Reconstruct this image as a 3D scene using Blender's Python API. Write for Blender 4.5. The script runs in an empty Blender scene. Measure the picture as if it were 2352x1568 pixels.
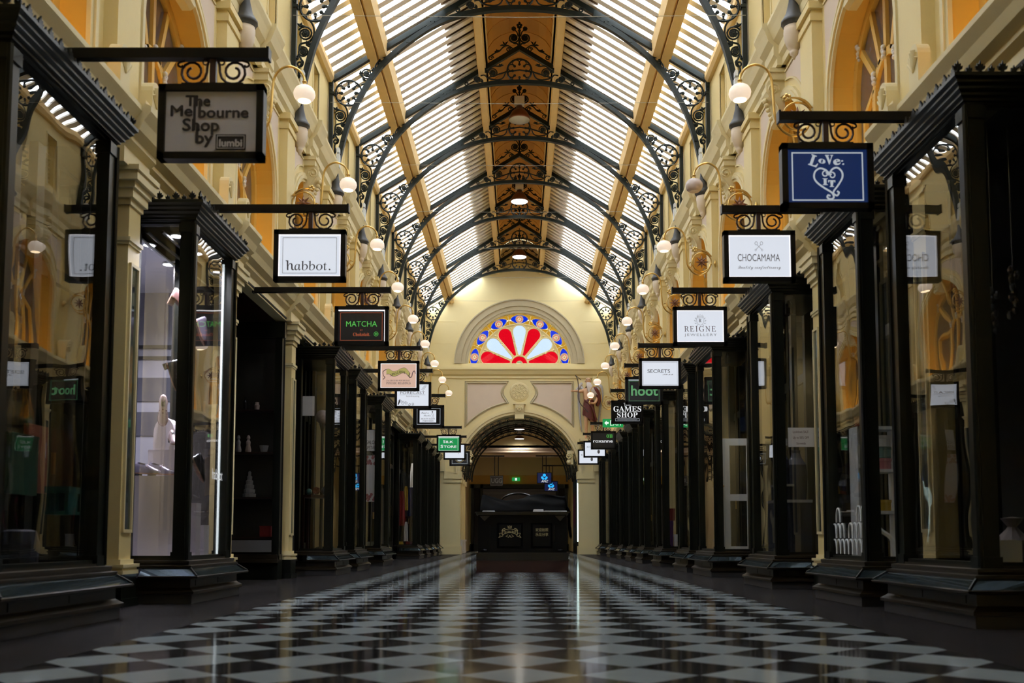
import bpy, bmesh, math, random
from mathutils import Vector, Matrix
random.seed(7)
S = bpy.context.scene
COL = S.collection
U = 0.55                      # scene module in metres: the camera stands one module above the floor
PI = math.pi
# ---------------------------------------------------------------- camera
cd = bpy.data.cameras.new('camera'); cam = bpy.data.objects.new('camera', cd); COL.objects.link(cam)
cam.location = (0, 0, 1.0*U); cam.rotation_euler = (math.radians(94.4), 0, 0)
cd.sensor_width = 36; cd.lens = 36*2250/2352
cd.shift_x = -17/2352; cd.shift_y = 281/2352
cd.clip_start = .05; cd.clip_end = 500
cd.dof.use_dof = True; cd.dof.focus_distance = 42*U; cd.dof.aperture_fstop = 2.8
S.camera = cam
# ---------------------------------------------------------------- sky, exposure
SKY = 11.0
w = bpy.data.worlds.new('overcast_sky'); S.world = w; w.use_nodes = True
bg = w.node_tree.nodes['Background']
bg.inputs[0].default_value = (.86, .93, 1, 1); bg.inputs[1].default_value = SKY
vs = S.view_settings; vs.view_transform = 'Standard'; vs.look = 'None'; vs.exposure = 0; vs.gamma = 1; vs.use_curve_mapping = False
cy = S.cycles
cy.max_bounces = 8; cy.diffuse_bounces = 4; cy.glossy_bounces = 4; cy.transmission_bounces = 4; cy.transparent_max_bounces = 12
cy.caustics_reflective = False; cy.caustics_refractive = False; cy.sample_clamp_indirect = 4
cy.use_denoising = True

# ---------------------------------------------------------------- materials
M = {}
def mat(name, col, rough=.5, metal=0, emit=0, ecol=None, noise=0, nscale=6, bump=0, bscale=20, spec=.5):
    m = bpy.data.materials.new(name); m.use_nodes = True; nt = m.node_tree; p = nt.nodes['Principled BSDF']
    p.inputs['Base Color'].default_value = (*col, 1); p.inputs['Roughness'].default_value = rough
    p.inputs['Metallic'].default_value = metal; p.inputs['Specular IOR Level'].default_value = spec
    if emit:
        p.inputs['Emission Color'].default_value = (*(ecol or col), 1); p.inputs['Emission Strength'].default_value = emit
    if noise or bump:
        tc = nt.nodes.new('ShaderNodeTexCoord')
    if noise:
        n = nt.nodes.new('ShaderNodeTexNoise'); n.inputs['Scale'].default_value = nscale; n.inputs['Detail'].default_value = 5
        nt.links.new(tc.outputs['Object'], n.inputs['Vector'])
        r = nt.nodes.new('ShaderNodeMix'); r.data_type = 'RGBA'
        r.inputs[6].default_value = (*[c*(1-noise) for c in col], 1); r.inputs[7].default_value = (*[min(1, c*(1+noise)) for c in col], 1)
        nt.links.new(n.outputs['Fac'], r.inputs[0]); nt.links.new(r.outputs[2], p.inputs['Base Color'])
    if bump:
        n = nt.nodes.new('ShaderNodeTexNoise'); n.inputs['Scale'].default_value = bscale; n.inputs['Detail'].default_value = 3
        nt.links.new(tc.outputs['Object'], n.inputs['Vector'])
        b = nt.nodes.new('ShaderNodeBump'); b.inputs['Strength'].default_value = bump; b.inputs['Distance'].default_value = .02
        nt.links.new(n.outputs['Fac'], b.inputs['Height']); nt.links.new(b.outputs['Normal'], p.inputs['Normal'])
    M[name] = m
    return m
def glass(name, tint=(1, 1, 1), refl=1.0, base=.05, wav=0.0, body=0.0, bcol=(.5, .5, .5)):
    m = bpy.data.materials.new(name); m.use_nodes = True; nt = m.node_tree; nt.nodes.remove(nt.nodes['Principled BSDF'])
    N = nt.nodes.new; L = nt.links.new; out = nt.nodes['Material Output']
    g = N('ShaderNodeNewGeometry'); d = N('ShaderNodeVectorMath'); d.operation = 'DOT_PRODUCT'
    L(g.outputs['Normal'], d.inputs[0]); L(g.outputs['Incoming'], d.inputs[1])
    a = N('ShaderNodeMath'); a.operation = 'ABSOLUTE'; L(d.outputs['Value'], a.inputs[0])
    i = N('ShaderNodeMath'); i.operation = 'SUBTRACT'; i.inputs[0].default_value = 1; L(a.outputs[0], i.inputs[1])
    p = N('ShaderNodeMath'); p.operation = 'POWER'; p.inputs[1].default_value = 4; L(i.outputs[0], p.inputs[0])
    f = N('ShaderNodeMath'); f.operation = 'MULTIPLY_ADD'; f.inputs[1].default_value = .9*refl; f.inputs[2].default_value = base*refl; f.use_clamp = True
    L(p.outputs[0], f.inputs[0])
    t = N('ShaderNodeBsdfTransparent'); t.inputs[0].default_value = (*tint, 1)
    gl = N('ShaderNodeBsdfGlossy'); gl.inputs['Roughness'].default_value = 0.0
    if wav:
        tc = N('ShaderNodeTexCoord'); n = N('ShaderNodeTexNoise'); n.inputs['Scale'].default_value = 1.6; n.inputs['Detail'].default_value = 1
        b = N('ShaderNodeBump'); b.inputs['Strength'].default_value = wav; b.inputs['Distance'].default_value = .05
        L(tc.outputs['Object'], n.inputs['Vector']); L(n.outputs['Fac'], b.inputs['Height']); L(b.outputs['Normal'], gl.inputs['Normal'])
    src = t.outputs[0]
    if body:
        df = N('ShaderNodeBsdfDiffuse'); df.inputs[0].default_value = (*bcol, 1)
        mx = N('ShaderNodeMixShader'); mx.inputs[0].default_value = body; L(t.outputs[0], mx.inputs[1]); L(df.outputs[0], mx.inputs[2]); src = mx.outputs[0]
    x = N('ShaderNodeMixShader'); L(f.outputs[0], x.inputs[0]); L(src, x.inputs[1]); L(gl.outputs[0], x.inputs[2]); L(x.outputs[0], out.inputs[0])
    M[name] = m
    return m

mat('cream', (.80, .65, .31), .55, noise=.06, nscale=2.5, bump=.05, bscale=30)
mat('cream_stone', (.76, .65, .37), .55, noise=.07, nscale=4)
mat('cream_far', (.82, .70, .38), .55, noise=.04, nscale=2)
mat('pink_panel', (.70, .57, .45), .55, noise=.05, nscale=3)
mat('taupe', (.50, .43, .28), .6, noise=.06)
mat('amber', (.74, .45, .085), .5, noise=.08, nscale=3)
mat('vault', (.76, .42, .10), .6, noise=.06, nscale=2)
mat('roof_wood', (.74, .52, .23), .6, noise=.1, nscale=4)
mat('bar_wood', (.90, .84, .76), .6, noise=.08, nscale=3)
mat('roof_dark', (.10, .055, .02), .7)
mat('iron', (.008, .013, .011), .42, spec=.3)
mat('iron_black', (.007, .008, .007), .4, spec=.3)
mat('shop_black', (.0055, .0065, .0045), .3, spec=.3, noise=.2, nscale=8)
mat('shop_brown', (.022, .016, .009), .35, spec=.4, noise=.25, nscale=7)
mat('sign_black', (.004, .0035, .0035), .35, spec=.25)
mat('maroon_iron', (.035, .012, .012), .4)
mat('brass', (.62, .42, .14), .28, 1.0)
mat('white_plaster', (.72, .70, .66), .6)
mat('lead_grey', (.06, .062, .068), .45)
mat('urn_cream', (.74, .62, .48), .5)
mat('globe', (.55, .47, .42), .3, emit=.68, ecol=(1, .83, .66))
mat('globe_off', (.62, .53, .50), .25)
mat('glow_warm', (1, .8, .5), .4, emit=3.2, ecol=(1, .80, .52))
mat('led_amber', (1, .7, .3), .4, emit=34, ecol=(1, .55, .14))
mat('lamp_lens', (1, .95, .85), .4, emit=5, ecol=(1, .96, .9))
mat('lens_off', (.6, .6, .56), .3)
mat('copper', (.22, .11, .07), .35, .7)
mat('paper', (.82, .82, .85), .6)
mat('white_paint', (.78, .82, .85), .5)
mat('bluestone', (.045, .043, .045), .3, noise=.5, nscale=1.4)
mat('dark_room', (.016, .013, .011), .8)  # unlit shop interiors: their shade is put into this low colour
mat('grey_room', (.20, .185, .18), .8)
mat('navy', (.02, .024, .045), .6)
mat('mirror_pane', (.20, .27, .31), .04, .9)
mat('gold', (.55, .40, .16), .4, .6)
mat('gold_paint', (.5, .42, .22), .5)
mat('cloth_black', (.006, .006, .0065), .8, spec=.05)
mat('kiosk_black', (.0035, .0035, .004), .3, spec=.15)
mat('kiosk_edge', (.012, .011, .013), .2)
mat('mahogany', (.028, .007, .006), .35)
mat('led_white', (1, 1, 1), .4, emit=1.3, ecol=(.8, .92, .95))
mat('habbot_white', (.70, .70, .76), .6)
mat('plinth_white', (.74, .68, .72), .55)
mat('skin', (.62, .36, .20), .55)
mat('robe', (.10, .012, .010), .5, noise=.2)
mat('feather', (.52, .52, .55), .6, noise=.15, nscale=14)
mat('beard', (.66, .58, .54), .7)
mat('bow_wood', (.05, .03, .025), .5)
mat('sack_cloth', (.16, .14, .14), .7)
mat('wire', (.35, .33, .28), .5)
glass('pane', refl=1.15, base=.07, wav=.05)
glass('roof_glass', tint=(.96, .98, 1), refl=.6)
glass('window_glass', tint=(.75, .72, .72), refl=1.2, base=.08, wav=.1, body=.45, bcol=(.24, .22, .22))
def lit(name, col, e): return mat(name, [c*.25 for c in col], .4, emit=e, ecol=col)
def stained(name, col):      # coloured glass in front of the bright sky
    return glass(name, tint=[c*4.6/SKY for c in col], refl=.5, base=.03)
stained('glass_red', (.20, .0006, .003)); stained('glass_white', (.17, .20, .23)); stained('glass_blue', (.001, .007, .16)); stained('glass_amber', (.14, .066, .004))
stained('glass_blush', (.17, .10, .07)); stained('glass_green', (.10, .10, .05)); stained('glass_gold', (.17, .11, .02))

# floor: black and pale diagonal tiles down the middle, dark stone along the shops
def floor_mat():
    m = bpy.data.materials.new('tile_floor'); m.use_nodes = True; nt = m.node_tree; N = nt.nodes.new; L = nt.links.new; p = nt.nodes['Principled BSDF']
    tc = N('ShaderNodeTexCoord'); sp = N('ShaderNodeSeparateXYZ'); L(tc.outputs['Object'], sp.inputs[0])
    def mth(op, a, b=None, v=None):
        n = N('ShaderNodeMath'); n.operation = op; L(a, n.inputs[0])
        if b is not None: L(b, n.inputs[1])
        if v is not None: n.inputs[1].default_value = v
        return n.outputs[0]
    D = .886*U
    y = mth('SUBTRACT', sp.outputs[1], v=7.33*U)
    a = mth('ADD', mth('DIVIDE', mth('ADD', sp.outputs[0], y), v=D), v=.5+100)
    b = mth('ADD', mth('DIVIDE', mth('SUBTRACT', sp.outputs[0], y), v=D), v=.5+100)
    par = mth('MODULO', mth('ADD', mth('FLOOR', a), mth('FLOOR', b)), v=2)
    cb = N('ShaderNodeCombineXYZ'); L(mth('FLOOR', a), cb.inputs[0]); L(mth('FLOOR', b), cb.inputs[1])
    wn = N('ShaderNodeTexWhiteNoise'); L(cb.outputs[0], wn.inputs[0])
    nz = N('ShaderNodeTexNoise'); nz.inputs['Scale'].default_value = 5; nz.inputs['Detail'].default_value = 6; L(tc.outputs['Object'], nz.inputs[0])
    white = N('ShaderNodeMix'); white.data_type = 'RGBA'; white.inputs[6].default_value = (.18, .21, .22, 1); white.inputs[7].default_value = (.30, .335, .34, 1)
    L(mth('MULTIPLY', mth('ADD', wn.outputs[0], nz.outputs[0]), v=.5), white.inputs[0])
    dark = N('ShaderNodeMix'); dark.data_type = 'RGBA'; dark.inputs[6].default_value = (.008, .008, .009, 1); dark.inputs[7].default_value = (.03, .026, .026, 1); L(nz.outputs[0], dark.inputs[0])
    tile = N('ShaderNodeMix'); tile.data_type = 'RGBA'; L(par, tile.inputs[0]); L(white.outputs[2], tile.inputs[6]); L(dark.outputs[2], tile.inputs[7])
    # grout
    stone = N('ShaderNodeMix'); stone.data_type = 'RGBA'; stone.inputs[6].default_value = (.010, .010, .011, 1); stone.inputs[7].default_value = (.026, .021, .020, 1)
    n2 = N('ShaderNodeTexNoise'); n2.inputs['Scale'].default_value = 1.7; n2.inputs['Detail'].default_value = 8; n2.inputs['Roughness'].default_value = .7; L(tc.outputs['Object'], n2.inputs[0]); L(n2.outputs[0], stone.inputs[0])
    edge = mth('GREATER_THAN', mth('ABSOLUTE', sp.outputs[0]), v=3.88*U)
    fin = N('ShaderNodeMix'); fin.data_type = 'RGBA'; L(edge, fin.inputs[0]); L(tile.outputs[2], fin.inputs[6]); L(stone.outputs[2], fin.inputs[7])
    L(fin.outputs[2], p.inputs['Base Color'])
    # worn polish: a diffuse stone body under a partial gloss coat
    rg = N('ShaderNodeMapRange'); rg.inputs[3].default_value = .05; rg.inputs[4].default_value = .13; L(nz.outputs[0], rg.inputs[0])
    p.inputs['Specular IOR Level'].default_value = 0; p.inputs['Roughness'].default_value = .6
    gl = N('ShaderNodeBsdfGlossy'); L(mth('ADD', rg.outputs[0], mth('MULTIPLY', edge, v=.12)), gl.inputs['Roughness'])
    bn = N('ShaderNodeTexNoise'); bn.inputs['Scale'].default_value = 2.2; bn.inputs['Detail'].default_value = 2; L(tc.outputs['Object'], bn.inputs[0])
    bp = N('ShaderNodeBump'); bp.inputs['Strength'].default_value = .02; bp.inputs['Distance'].default_value = .012; L(bn.outputs[0], bp.inputs['Height']); L(bp.outputs[0], gl.inputs['Normal'])
    lw = N('ShaderNodeLayerWeight'); lw.inputs[0].default_value = .5
    pw = mth('POWER', lw.outputs['Facing'], v=4)
    amp = N('ShaderNodeMath'); amp.operation = 'MULTIPLY_ADD'; L(edge, amp.inputs[0]); amp.inputs[1].default_value = -.50; amp.inputs[2].default_value = .62
    fac = N('ShaderNodeMath'); fac.operation = 'MULTIPLY_ADD'; L(pw, fac.inputs[0]); L(amp.outputs[0], fac.inputs[1]); fac.inputs[2].default_value = .03
    mx = N('ShaderNodeMixShader'); L(fac.outputs[0], mx.inputs[0]); L(p.outputs[0], mx.inputs[1]); L(gl.outputs[0], mx.inputs[2]); L(mx.outputs[0], nt.nodes['Material Output'].inputs[0])
    M['tile_floor'] = m
floor_mat()

# ---------------------------------------------------------------- mesh helpers (all sizes in modules)
class MB:
    def __init__(s): s.v = []; s.f = []
    def add(s, vs, fs):
        o = len(s.v); s.v += [tuple(v) for v in vs]; s.f += [tuple(i+o for i in f) for f in fs]; return s
    def box(s, x0, x1, y0, y1, z0, z1):
        return s.add([(x, y, z) for x in (x0, x1) for y in (y0, y1) for z in (z0, z1)],
                     [(0, 1, 3, 2), (4, 6, 7, 5), (0, 4, 5, 1), (2, 3, 7, 6), (0, 2, 6, 4), (1, 5, 7, 3)])
    def quad(s, a, b, c, d): return s.add([a, b, c, d], [(0, 1, 2, 3)])
    def prism(s, poly, axis, a, b):
        def P(p, t):
            return (p[0], t, p[1]) if axis == 'y' else (t, p[0], p[1]) if axis == 'x' else (p[0], p[1], t)
        n = len(poly)
        return s.add([P(p, a) for p in poly]+[P(p, b) for p in poly],
                     [tuple(range(n)), tuple(range(2*n-1, n-1, -1))]+[(i, (i+1) % n, n+(i+1) % n, n+i) for i in range(n)])
    def tube(s, pts, r, n=6, closed=False, flat=1.0, up=None):
        pts = [Vector(p) for p in pts]; m = len(pts)
        rs = r if isinstance(r, (list, tuple)) else [r]*m
        o = len(s.v); ref = None
        for i, p in enumerate(pts):
            a = pts[i-1] if (i > 0 or closed) else p; b = pts[(i+1) % m] if (i < m-1 or closed) else p
            t = (b-a).normalized() if (b-a).length > 1e-9 else Vector((0, 0, 1))
            if up is not None: ref = Vector(up)
            if ref is None: ref = Vector((0, 1, 0)) if abs(t.y) < .9 else Vector((1, 0, 0))
            u = (ref-t*ref.dot(t))
            u = u.normalized() if u.length > 1e-6 else t.orthogonal().normalized()
            ref = u; v = t.cross(u)
            for k in range(n):
                an = 2*PI*(k+.5)/n; q = p+u*math.cos(an)*rs[i]*flat+v*math.sin(an)*rs[i]; s.v.append(tuple(q))
        for i in range(m if closed else m-1):
            j = (i+1) % m
            for k in range(n): s.f.append((o+i*n+k, o+i*n+(k+1) % n, o+j*n+(k+1) % n, o+j*n+k))
        if not closed:
            s.f.append(tuple(o+k for k in range(n))); s.f.append(tuple(o+(m-1)*n+k for k in range(n-1, -1, -1)))
        return s
    def lathe(s, prof, c=(0, 0, 0), n=14, axis='z'):
        o = len(s.v)
        for r, z in prof:
            for k in range(n):
                a = 2*PI*k/n; x, y = r*math.cos(a), r*math.sin(a)
                s.v.append((c[0]+x, c[1]+y, c[2]+z) if axis == 'z' else (c[0]+x, c[1]+z, c[2]+y) if axis == 'y' else (c[0]+z, c[1]+x, c[2]+y))
        for i in range(len(prof)-1):
            for k in range(n): s.f.append((o+i*n+k, o+i*n+(k+1) % n, o+(i+1)*n+(k+1) % n, o+(i+1)*n+k))
        s.f.append(tuple(o+k for k in range(n))); s.f.append(tuple(o+(len(prof)-1)*n+k for k in range(n-1, -1, -1)))
        return s
    def ball(s, c, r, n=10, sx=1, sy=1, sz=1):
        pr = [(r*math.sin(PI*i/n)+1e-5, -r*math.cos(PI*i/n)) for i in range(n+1)]
        o = len(s.v); s.lathe(pr, (0, 0, 0), n+2)
        for i in range(o, len(s.v)): x, y, z = s.v[i]; s.v[i] = (c[0]+x*sx, c[1]+y*sy, c[2]+z*sz)
        return s
    def xf(s, M4, start=0):
        for i in range(start, len(s.v)): s.v[i] = tuple(M4 @ Vector(s.v[i]))
        return s
    def mirror(s): s.v = [(-x, y, z) for x, y, z in s.v]; return s
    def build(s, name, m, parent=None, smooth=False, kind=None, mirror=False, loc=None, mesh_only=False):
        me = bpy.data.meshes.new(name)
        sg = -1 if mirror else 1
        me.from_pydata([(x*U*sg, y*U, z*U) for x, y, z in s.v], [], s.f)
        bm = bmesh.new(); bm.from_mesh(me); bmesh.ops.recalc_face_normals(bm, faces=bm.faces)
        bm.to_mesh(me); bm.free()
        if smooth:
            for p in me.polygons: p.use_smooth = True
        me.materials.append(M[m] if isinstance(m, str) else m)
        o = bpy.data.objects.new(name, me); COL.objects.link(o)
        if parent: o.parent = parent
        if loc: o.location = [c*U for c in loc]
        if kind: o['kind'] = kind
        return o
def thing(name, label, cat, loc=(0, 0, 0), rz=0, group=None):
    o = bpy.data.objects.new(name, None); COL.objects.link(o); o.empty_display_size = .1
    o.location = [c*U for c in loc]; o.rotation_euler = (0, 0, rz); o['label'] = label; o['category'] = cat
    if group: o['group'] = group
    return o
def struct(name, parent_loc=(0, 0, 0)):
    o = bpy.data.objects.new(name, None); COL.objects.link(o); o.empty_display_size = .1
    o.location = [c*U for c in parent_loc]; o['kind'] = 'structure'; return o
def tag(o, label, cat, group=None):
    o['label'] = label; o['category'] = cat
    if group: o['group'] = group
    return o
def dup(root, loc, label, rz=None):
    kids = {}
    for o in COL.objects:
        if o.parent: kids.setdefault(o.parent.name, []).append(o)
    def cp(o, par):
        c = o.copy(); COL.objects.link(c)
        if par: c.parent = par
        for ch in kids.get(o.name, []): cp(ch, c)
        return c
    r = cp(root, None); r.location = [c*U for c in loc]; r['label'] = label
    if rz is not None: r.rotation_euler = (0, 0, rz)
    return r
def spiral(cx, cz, r0, r1, a0, turns, n=18, y=0):
    return [(cx+(r0+(r1-r0)*i/n)*math.cos(a0+2*PI*turns*i/n), y, cz+(r0+(r1-r0)*i/n)*math.sin(a0+2*PI*turns*i/n)) for i in range(n+1)]
def arc(cx, cz, r, a0, a1, n=12, y=0): return [(cx+r*math.cos(math.radians(a0+(a1-a0)*i/n)), y, cz+r*math.sin(math.radians(a0+(a1-a0)*i/n))) for i in range(n+1)]
def smooth_path(P, n=6):
    P = [Vector(p) for p in P]; Q = []
    for i in range(len(P)-1):
        p0 = P[max(i-1, 0)]; p1 = P[i]; p2 = P[i+1]; p3 = P[min(i+2, len(P)-1)]
        for k in range(n):
            t = k/n; Q.append(.5*((2*p1)+(p2-p0)*t+(2*p0-5*p1+4*p2-p3)*t*t+(3*p1-p0-3*p2+p3)*t**3))
    Q.append(P[-1]); return [tuple(q) for q in Q]
# lettering
def mb_(s, u, l): return ''.join(chr(u+ord(c)-65) if 'A' <= c <= 'Z' else chr(l+ord(c)-97) if 'a' <= c <= 'z' else c for c in s)
def serif(s): return mb_(s, 0x1D400, 0x1D41A)
def script(s): return mb_(s, 0x1D4D0, 0x1D4EA)
def ital(s): return mb_(s, 0x1D434, 0x1D44E).replace(chr(0x1D455), chr(0x210E))
def text_verts(s, bold=0, space=1):
    cu = bpy.data.curves.new('lettering', 'FONT'); cu.body = s; cu.size = 1; cu.offset = bold; cu.space_character = space; cu.resolution_u = 3
    ob = bpy.data.objects.new('lettering', cu); COL.objects.link(ob)
    dg = bpy.context.evaluated_depsgraph_get(); me = bpy.data.meshes.new_from_object(ob.evaluated_get(dg))
    v = [tuple(p.co) for p in me.vertices]; f = [tuple(p.vertices) for p in me.polygons]
    bpy.data.objects.remove(ob); bpy.data.curves.remove(cu); bpy.data.meshes.remove(me)
    return v, f
def text_mb(s, x0, x1, z0, h, y=0, bold=0, space=1, slant=0, cap=.70, fat=0):
    v, f = text_verts(s, bold, space)
    a = min(p[0] for p in v); b = max(p[0] for p in v); k = (x1-x0)/(b-a)
    mb = MB()
    for i, (du, dv) in enumerate([(0, 0)]+([(fat, 0), (-fat, 0), (0, fat), (0, -fat)] if fat else [])): mb.add([(x0+(p[0]-a)*k+slant*p[1]*h/cap+du, y-.0004*i, z0+p[1]*h/cap+dv) for p in v], f)
    return mb
def text(s, x0, x1, z0, h, m, parent, y=0, name='lettering', **kw):
    o = text_mb(s, x0, x1, z0, h, y, **kw).build(name, m, parent); return o
# ================================================================ setting
D = 5.35
YK = lambda k: 20.05+D*(k-4)
YEND = 65.0; XW = 6.3; YB = -4.0
PROFILE_LOW = [(6.3, 6.62), (6.02, 6.62), (6.02, 6.86), (5.92, 6.95), (5.92, 7.02), (5.80, 7.10), (5.74, 7.24), (5.64, 7.38), (5.64, 7.46), (5.72, 7.50), (5.72, 7.55), (6.3, 7.6)]
PROFILE_TOP = [(6.3, 12.15), (6.2, 12.15), (6.2, 12.32), (6.12, 12.40), (6.12, 12.62), (6.0, 12.74), (5.92, 12.95), (5.86, 13.08), (5.86, 13.16), (6.3, 13.24)]
MB().box(-11, 11, YB, 92, -.3, 0).build('floor', 'tile_floor', kind='structure')

RA, ZS = 1.7, 9.7          # arch half width, springing
def arch_pts(yc, r=RA, z0=7.55, n=16):
    return [(yc-r, z0)]+[(yc-r*math.cos(PI*i/n), ZS+r*math.sin(PI*i/n)) for i in range(n+1)]+[(yc+r, z0)]
wn = 0
for side, sg in (('left', -1), ('right', 1)):
    mir = sg < 0
    wall = MB(); trim = MB(); pan = MB(); line = MB(); cons = MB(); shell = MB()
    ys = [YK(k) for k in range(0, 13)]
    X = XW
    wall.quad((X, YB, 6.62), (X, ys[0], 6.62), (X, ys[0], 16.1), (X, YB, 16.1))
    wall.quad((X, YB, 0), (X, 9.4, 0), (X, 9.4, 6.7), (X, YB, 6.7))
    wall.quad((X, ys[12], 7.5), (X, YEND, 7.5), (X, YEND, 12.3), (X, ys[12], 12.3))
    for k in range(0, 12):
        y0, y1 = ys[k], ys[k+1]; yc = (y0+y1)/2
        ap = arch_pts(yc)
        wall.quad((X, y0, 7.5), (X, yc-RA, 7.5), (X, yc-RA, 12.3), (X, y0, 12.3))
        wall.quad((X, yc+RA, 7.5), (X, y1, 7.5), (X, y1, 12.3), (X, yc+RA, 12.3))
        for a, b in zip(ap[1:-2], ap[2:-1]): wall.quad((X, a[0], a[1]), (X, b[0], b[1]), (X, b[0], 12.3), (X, a[0], 12.3))
        # archivolt
        for r0, r1, d in ((RA-.02, RA+.24, .07), (RA+.06, RA+.16, .11)):
            A0 = arch_pts(yc, r0); A1 = arch_pts(yc, r1)
            for i in range(len(A0)-1):
                a, b, c, d2 = A0[i], A0[i+1], A1[i+1], A1[i]
                trim.add([(X-d, *a), (X-d, *b), (X-d, *c), (X-d, *d2), (X, *a), (X, *b), (X, *c), (X, *d2)], [(0, 1, 2, 3), (0, 4, 5, 1), (3, 2, 6, 7)])
        # spandrel panels with raised outline
        for q in (-1, 1):
            Y = lambda t: yc+q*t
            R2 = RA+.42
            poly = [(Y(2.06), 8.1), (Y(2.06), 12.0), (Y(.40), 12.0)]
            a0 = math.acos(.40/R2); a1 = math.acos(2.0/R2) if R2 > 2 else 0
            poly += [(Y(R2*math.cos(a0+(a1-a0)*i/10)), ZS+R2*math.sin(a0+(a1-a0)*i/10)) for i in range(11)]
            poly += [(Y(2.0), ZS)]
            pts3 = [(X-.012, *p) for p in poly]
            c = (X-.012, Y(1.9), 11.2)
            n = len(pts3)
            pan.add(pts3, [tuple(range(n))])
            line.tube([(X-.02, *p) for p in poly[1:-3]], .03, 4)
        # keystone console, block over it
        w_ = .22
        S_ = [(6.3, 11.86), (5.92, 11.86), (5.86, 11.75), (5.86, 11.6), (5.92, 11.48), (6.02, 11.36), (6.10, 11.2), (6.12, 11.08), (6.06, 11.0), (6.06, 10.9), (6.14, 10.84), (6.3, 10.84)]
        cons.prism(S_, 'y', yc-w_, yc+w_)
        for q in (-1, 1):
            cons.tube(spiral(6.03, 11.64, .15, .03, 0, 1.6, 16, yc+q*w_), .028, 5)
            cons.tube([(x, yc+q*w_, z) for x, _, z in smooth_path([(5.90, 0, 11.55), (6.05, 0, 11.35), (6.14, 0, 11.15), (6.12, 0, 10.98)], 4)], .025, 5)
            cons.ball((6.03, yc+q*w_, 11.64), .05, 6)
        for i in range(5): cons.ball((5.88+.035*i, yc, 11.45-.11*i), .07-.006*i, 6)
        trim.box(5.96, X, yc-.28, yc+.28, 11.86, 12.15).box(5.92, X, yc-.32, yc+.32, 12.03, 12.12)
        trim.prism([(x-.12 if x < 6.29 else x, z) for x, z in PROFILE_TOP], 'y', yc-.42, yc+.42)
        # clerestory recesses
        for q in (-1.25, 1.25):
            ya, yb = yc+q-.42, yc+q+.42
            for a, b, z0, z1 in ((yc if q > 0 else y0, ya, 13.1, 16.1), (yb, y1 if q > 0 else yc, 13.1, 16.1), (ya, yb, 13.1, 13.75), (ya, yb, 15.55, 16.1)):
                wall.quad((X, a, z0), (X, b, z0), (X, b, z1), (X, a, z1))
            wall.quad((X+.4, ya, 13.75), (X+.4, yb, 13.75), (X+.4, yb, 15.55), (X+.4, ya, 15.55))
            for a in (ya, yb): wall.quad((X, a, 13.75), (X+.4, a, 13.75), (X+.4, a, 15.55), (X, a, 15.55))
            for z in (13.75, 15.55): wall.quad((X, ya, z), (X+.4, ya, z), (X+.4, yb, z), (X, yb, z))
            for a in (ya-.07, yb): trim.box(X-.03, X+.02, a, a+.07, 13.68, 15.62)
            trim.box(X-.03, X+.02, ya-.07, yb+.07, 15.55, 15.62)
            for i in range(12): wall.box(X+.3, X+.4, ya, yb, 13.8+i*.145, 13.86+i*.145)
    wall.quad((X, ys[12], 13.1), (X, YEND, 13.1), (X, YEND, 16.1), (X, ys[12], 16.1))
    # long cornices and upper pilasters
    trim.prism(PROFILE_LOW, 'y', YB, YEND); trim.prism(PROFILE_TOP, 'y', YB, YEND)
    pil = MB()
    for k in range(0, 13):
        y = YK(k)
        trim.prism([(x-.13 if x < 6.29 else x, z) for x, z in PROFILE_LOW], 'y', y-.50, y+.50)
        pil.box(6.08, X, y-.42, y+.42, 7.55, 12.2).box(6.04, X, y-.46, y+.46, 7.55, 7.85).box(6.04, X, y-.46, y+.46, 11.75, 11.9).box(6.0, X, y-.5, y+.5, 12.0, 12.15)
        # antefix blocks with a fan at the foot of each pilaster
        for q in (-.62, .62):
            fan = [(y+q-.17, 7.55), (y+q+.17, 7.55), (y+q+.17, 8.15)]+[(y+q+.17*math.cos(PI*i/8), 8.15+.19*math.sin(PI*i/8)) for i in range(1, 8)]+[(y+q-.17, 8.15)]
            cons_f = MB(); pan_f = fan
            trim.prism(fan, 'x', 5.86, 6.05)
            for i in range(7):
                a = PI*(i+.5)/7; trim.tube([(5.85, y+q, 7.92), (5.85, y+q+.14*math.cos(a), 8.05+.2*math.sin(a))], [.015, .035], 5)
    wall.build('wall_'+side, 'cream', kind='structure', mirror=mir)
    trim.build('trim_1' if mir else 'trim_2', 'cream_stone', kind='structure', mirror=mir)
    pil.build('trim_3' if mir else 'trim_4', 'cream', kind='structure', mirror=mir)
    pan.build('trim_5' if mir else 'trim_6', 'pink_panel', kind='structure', mirror=mir)
    line.build('trim_7' if mir else 'trim_8', 'cream_stone', kind='structure', mirror=mir)
    cons.build('trim_9' if mir else 'trim_10', 'cream_stone', kind='structure', mirror=mir, smooth=False)
    # rooms behind the walls: outer shell, floor slab, roof slab
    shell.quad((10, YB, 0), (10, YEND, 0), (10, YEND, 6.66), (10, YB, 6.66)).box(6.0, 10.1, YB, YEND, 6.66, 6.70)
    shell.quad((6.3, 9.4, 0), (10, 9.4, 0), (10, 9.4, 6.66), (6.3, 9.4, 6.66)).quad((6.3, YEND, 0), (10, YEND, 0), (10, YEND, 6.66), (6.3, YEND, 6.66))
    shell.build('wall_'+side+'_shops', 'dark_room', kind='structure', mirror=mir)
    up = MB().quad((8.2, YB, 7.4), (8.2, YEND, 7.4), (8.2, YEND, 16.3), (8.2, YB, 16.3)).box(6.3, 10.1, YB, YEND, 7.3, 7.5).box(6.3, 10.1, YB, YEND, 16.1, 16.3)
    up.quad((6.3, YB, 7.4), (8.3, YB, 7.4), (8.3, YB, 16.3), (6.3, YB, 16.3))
    up.build('wall_'+side+'_upper', 'grey_room', kind='structure', mirror=mir)
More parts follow.
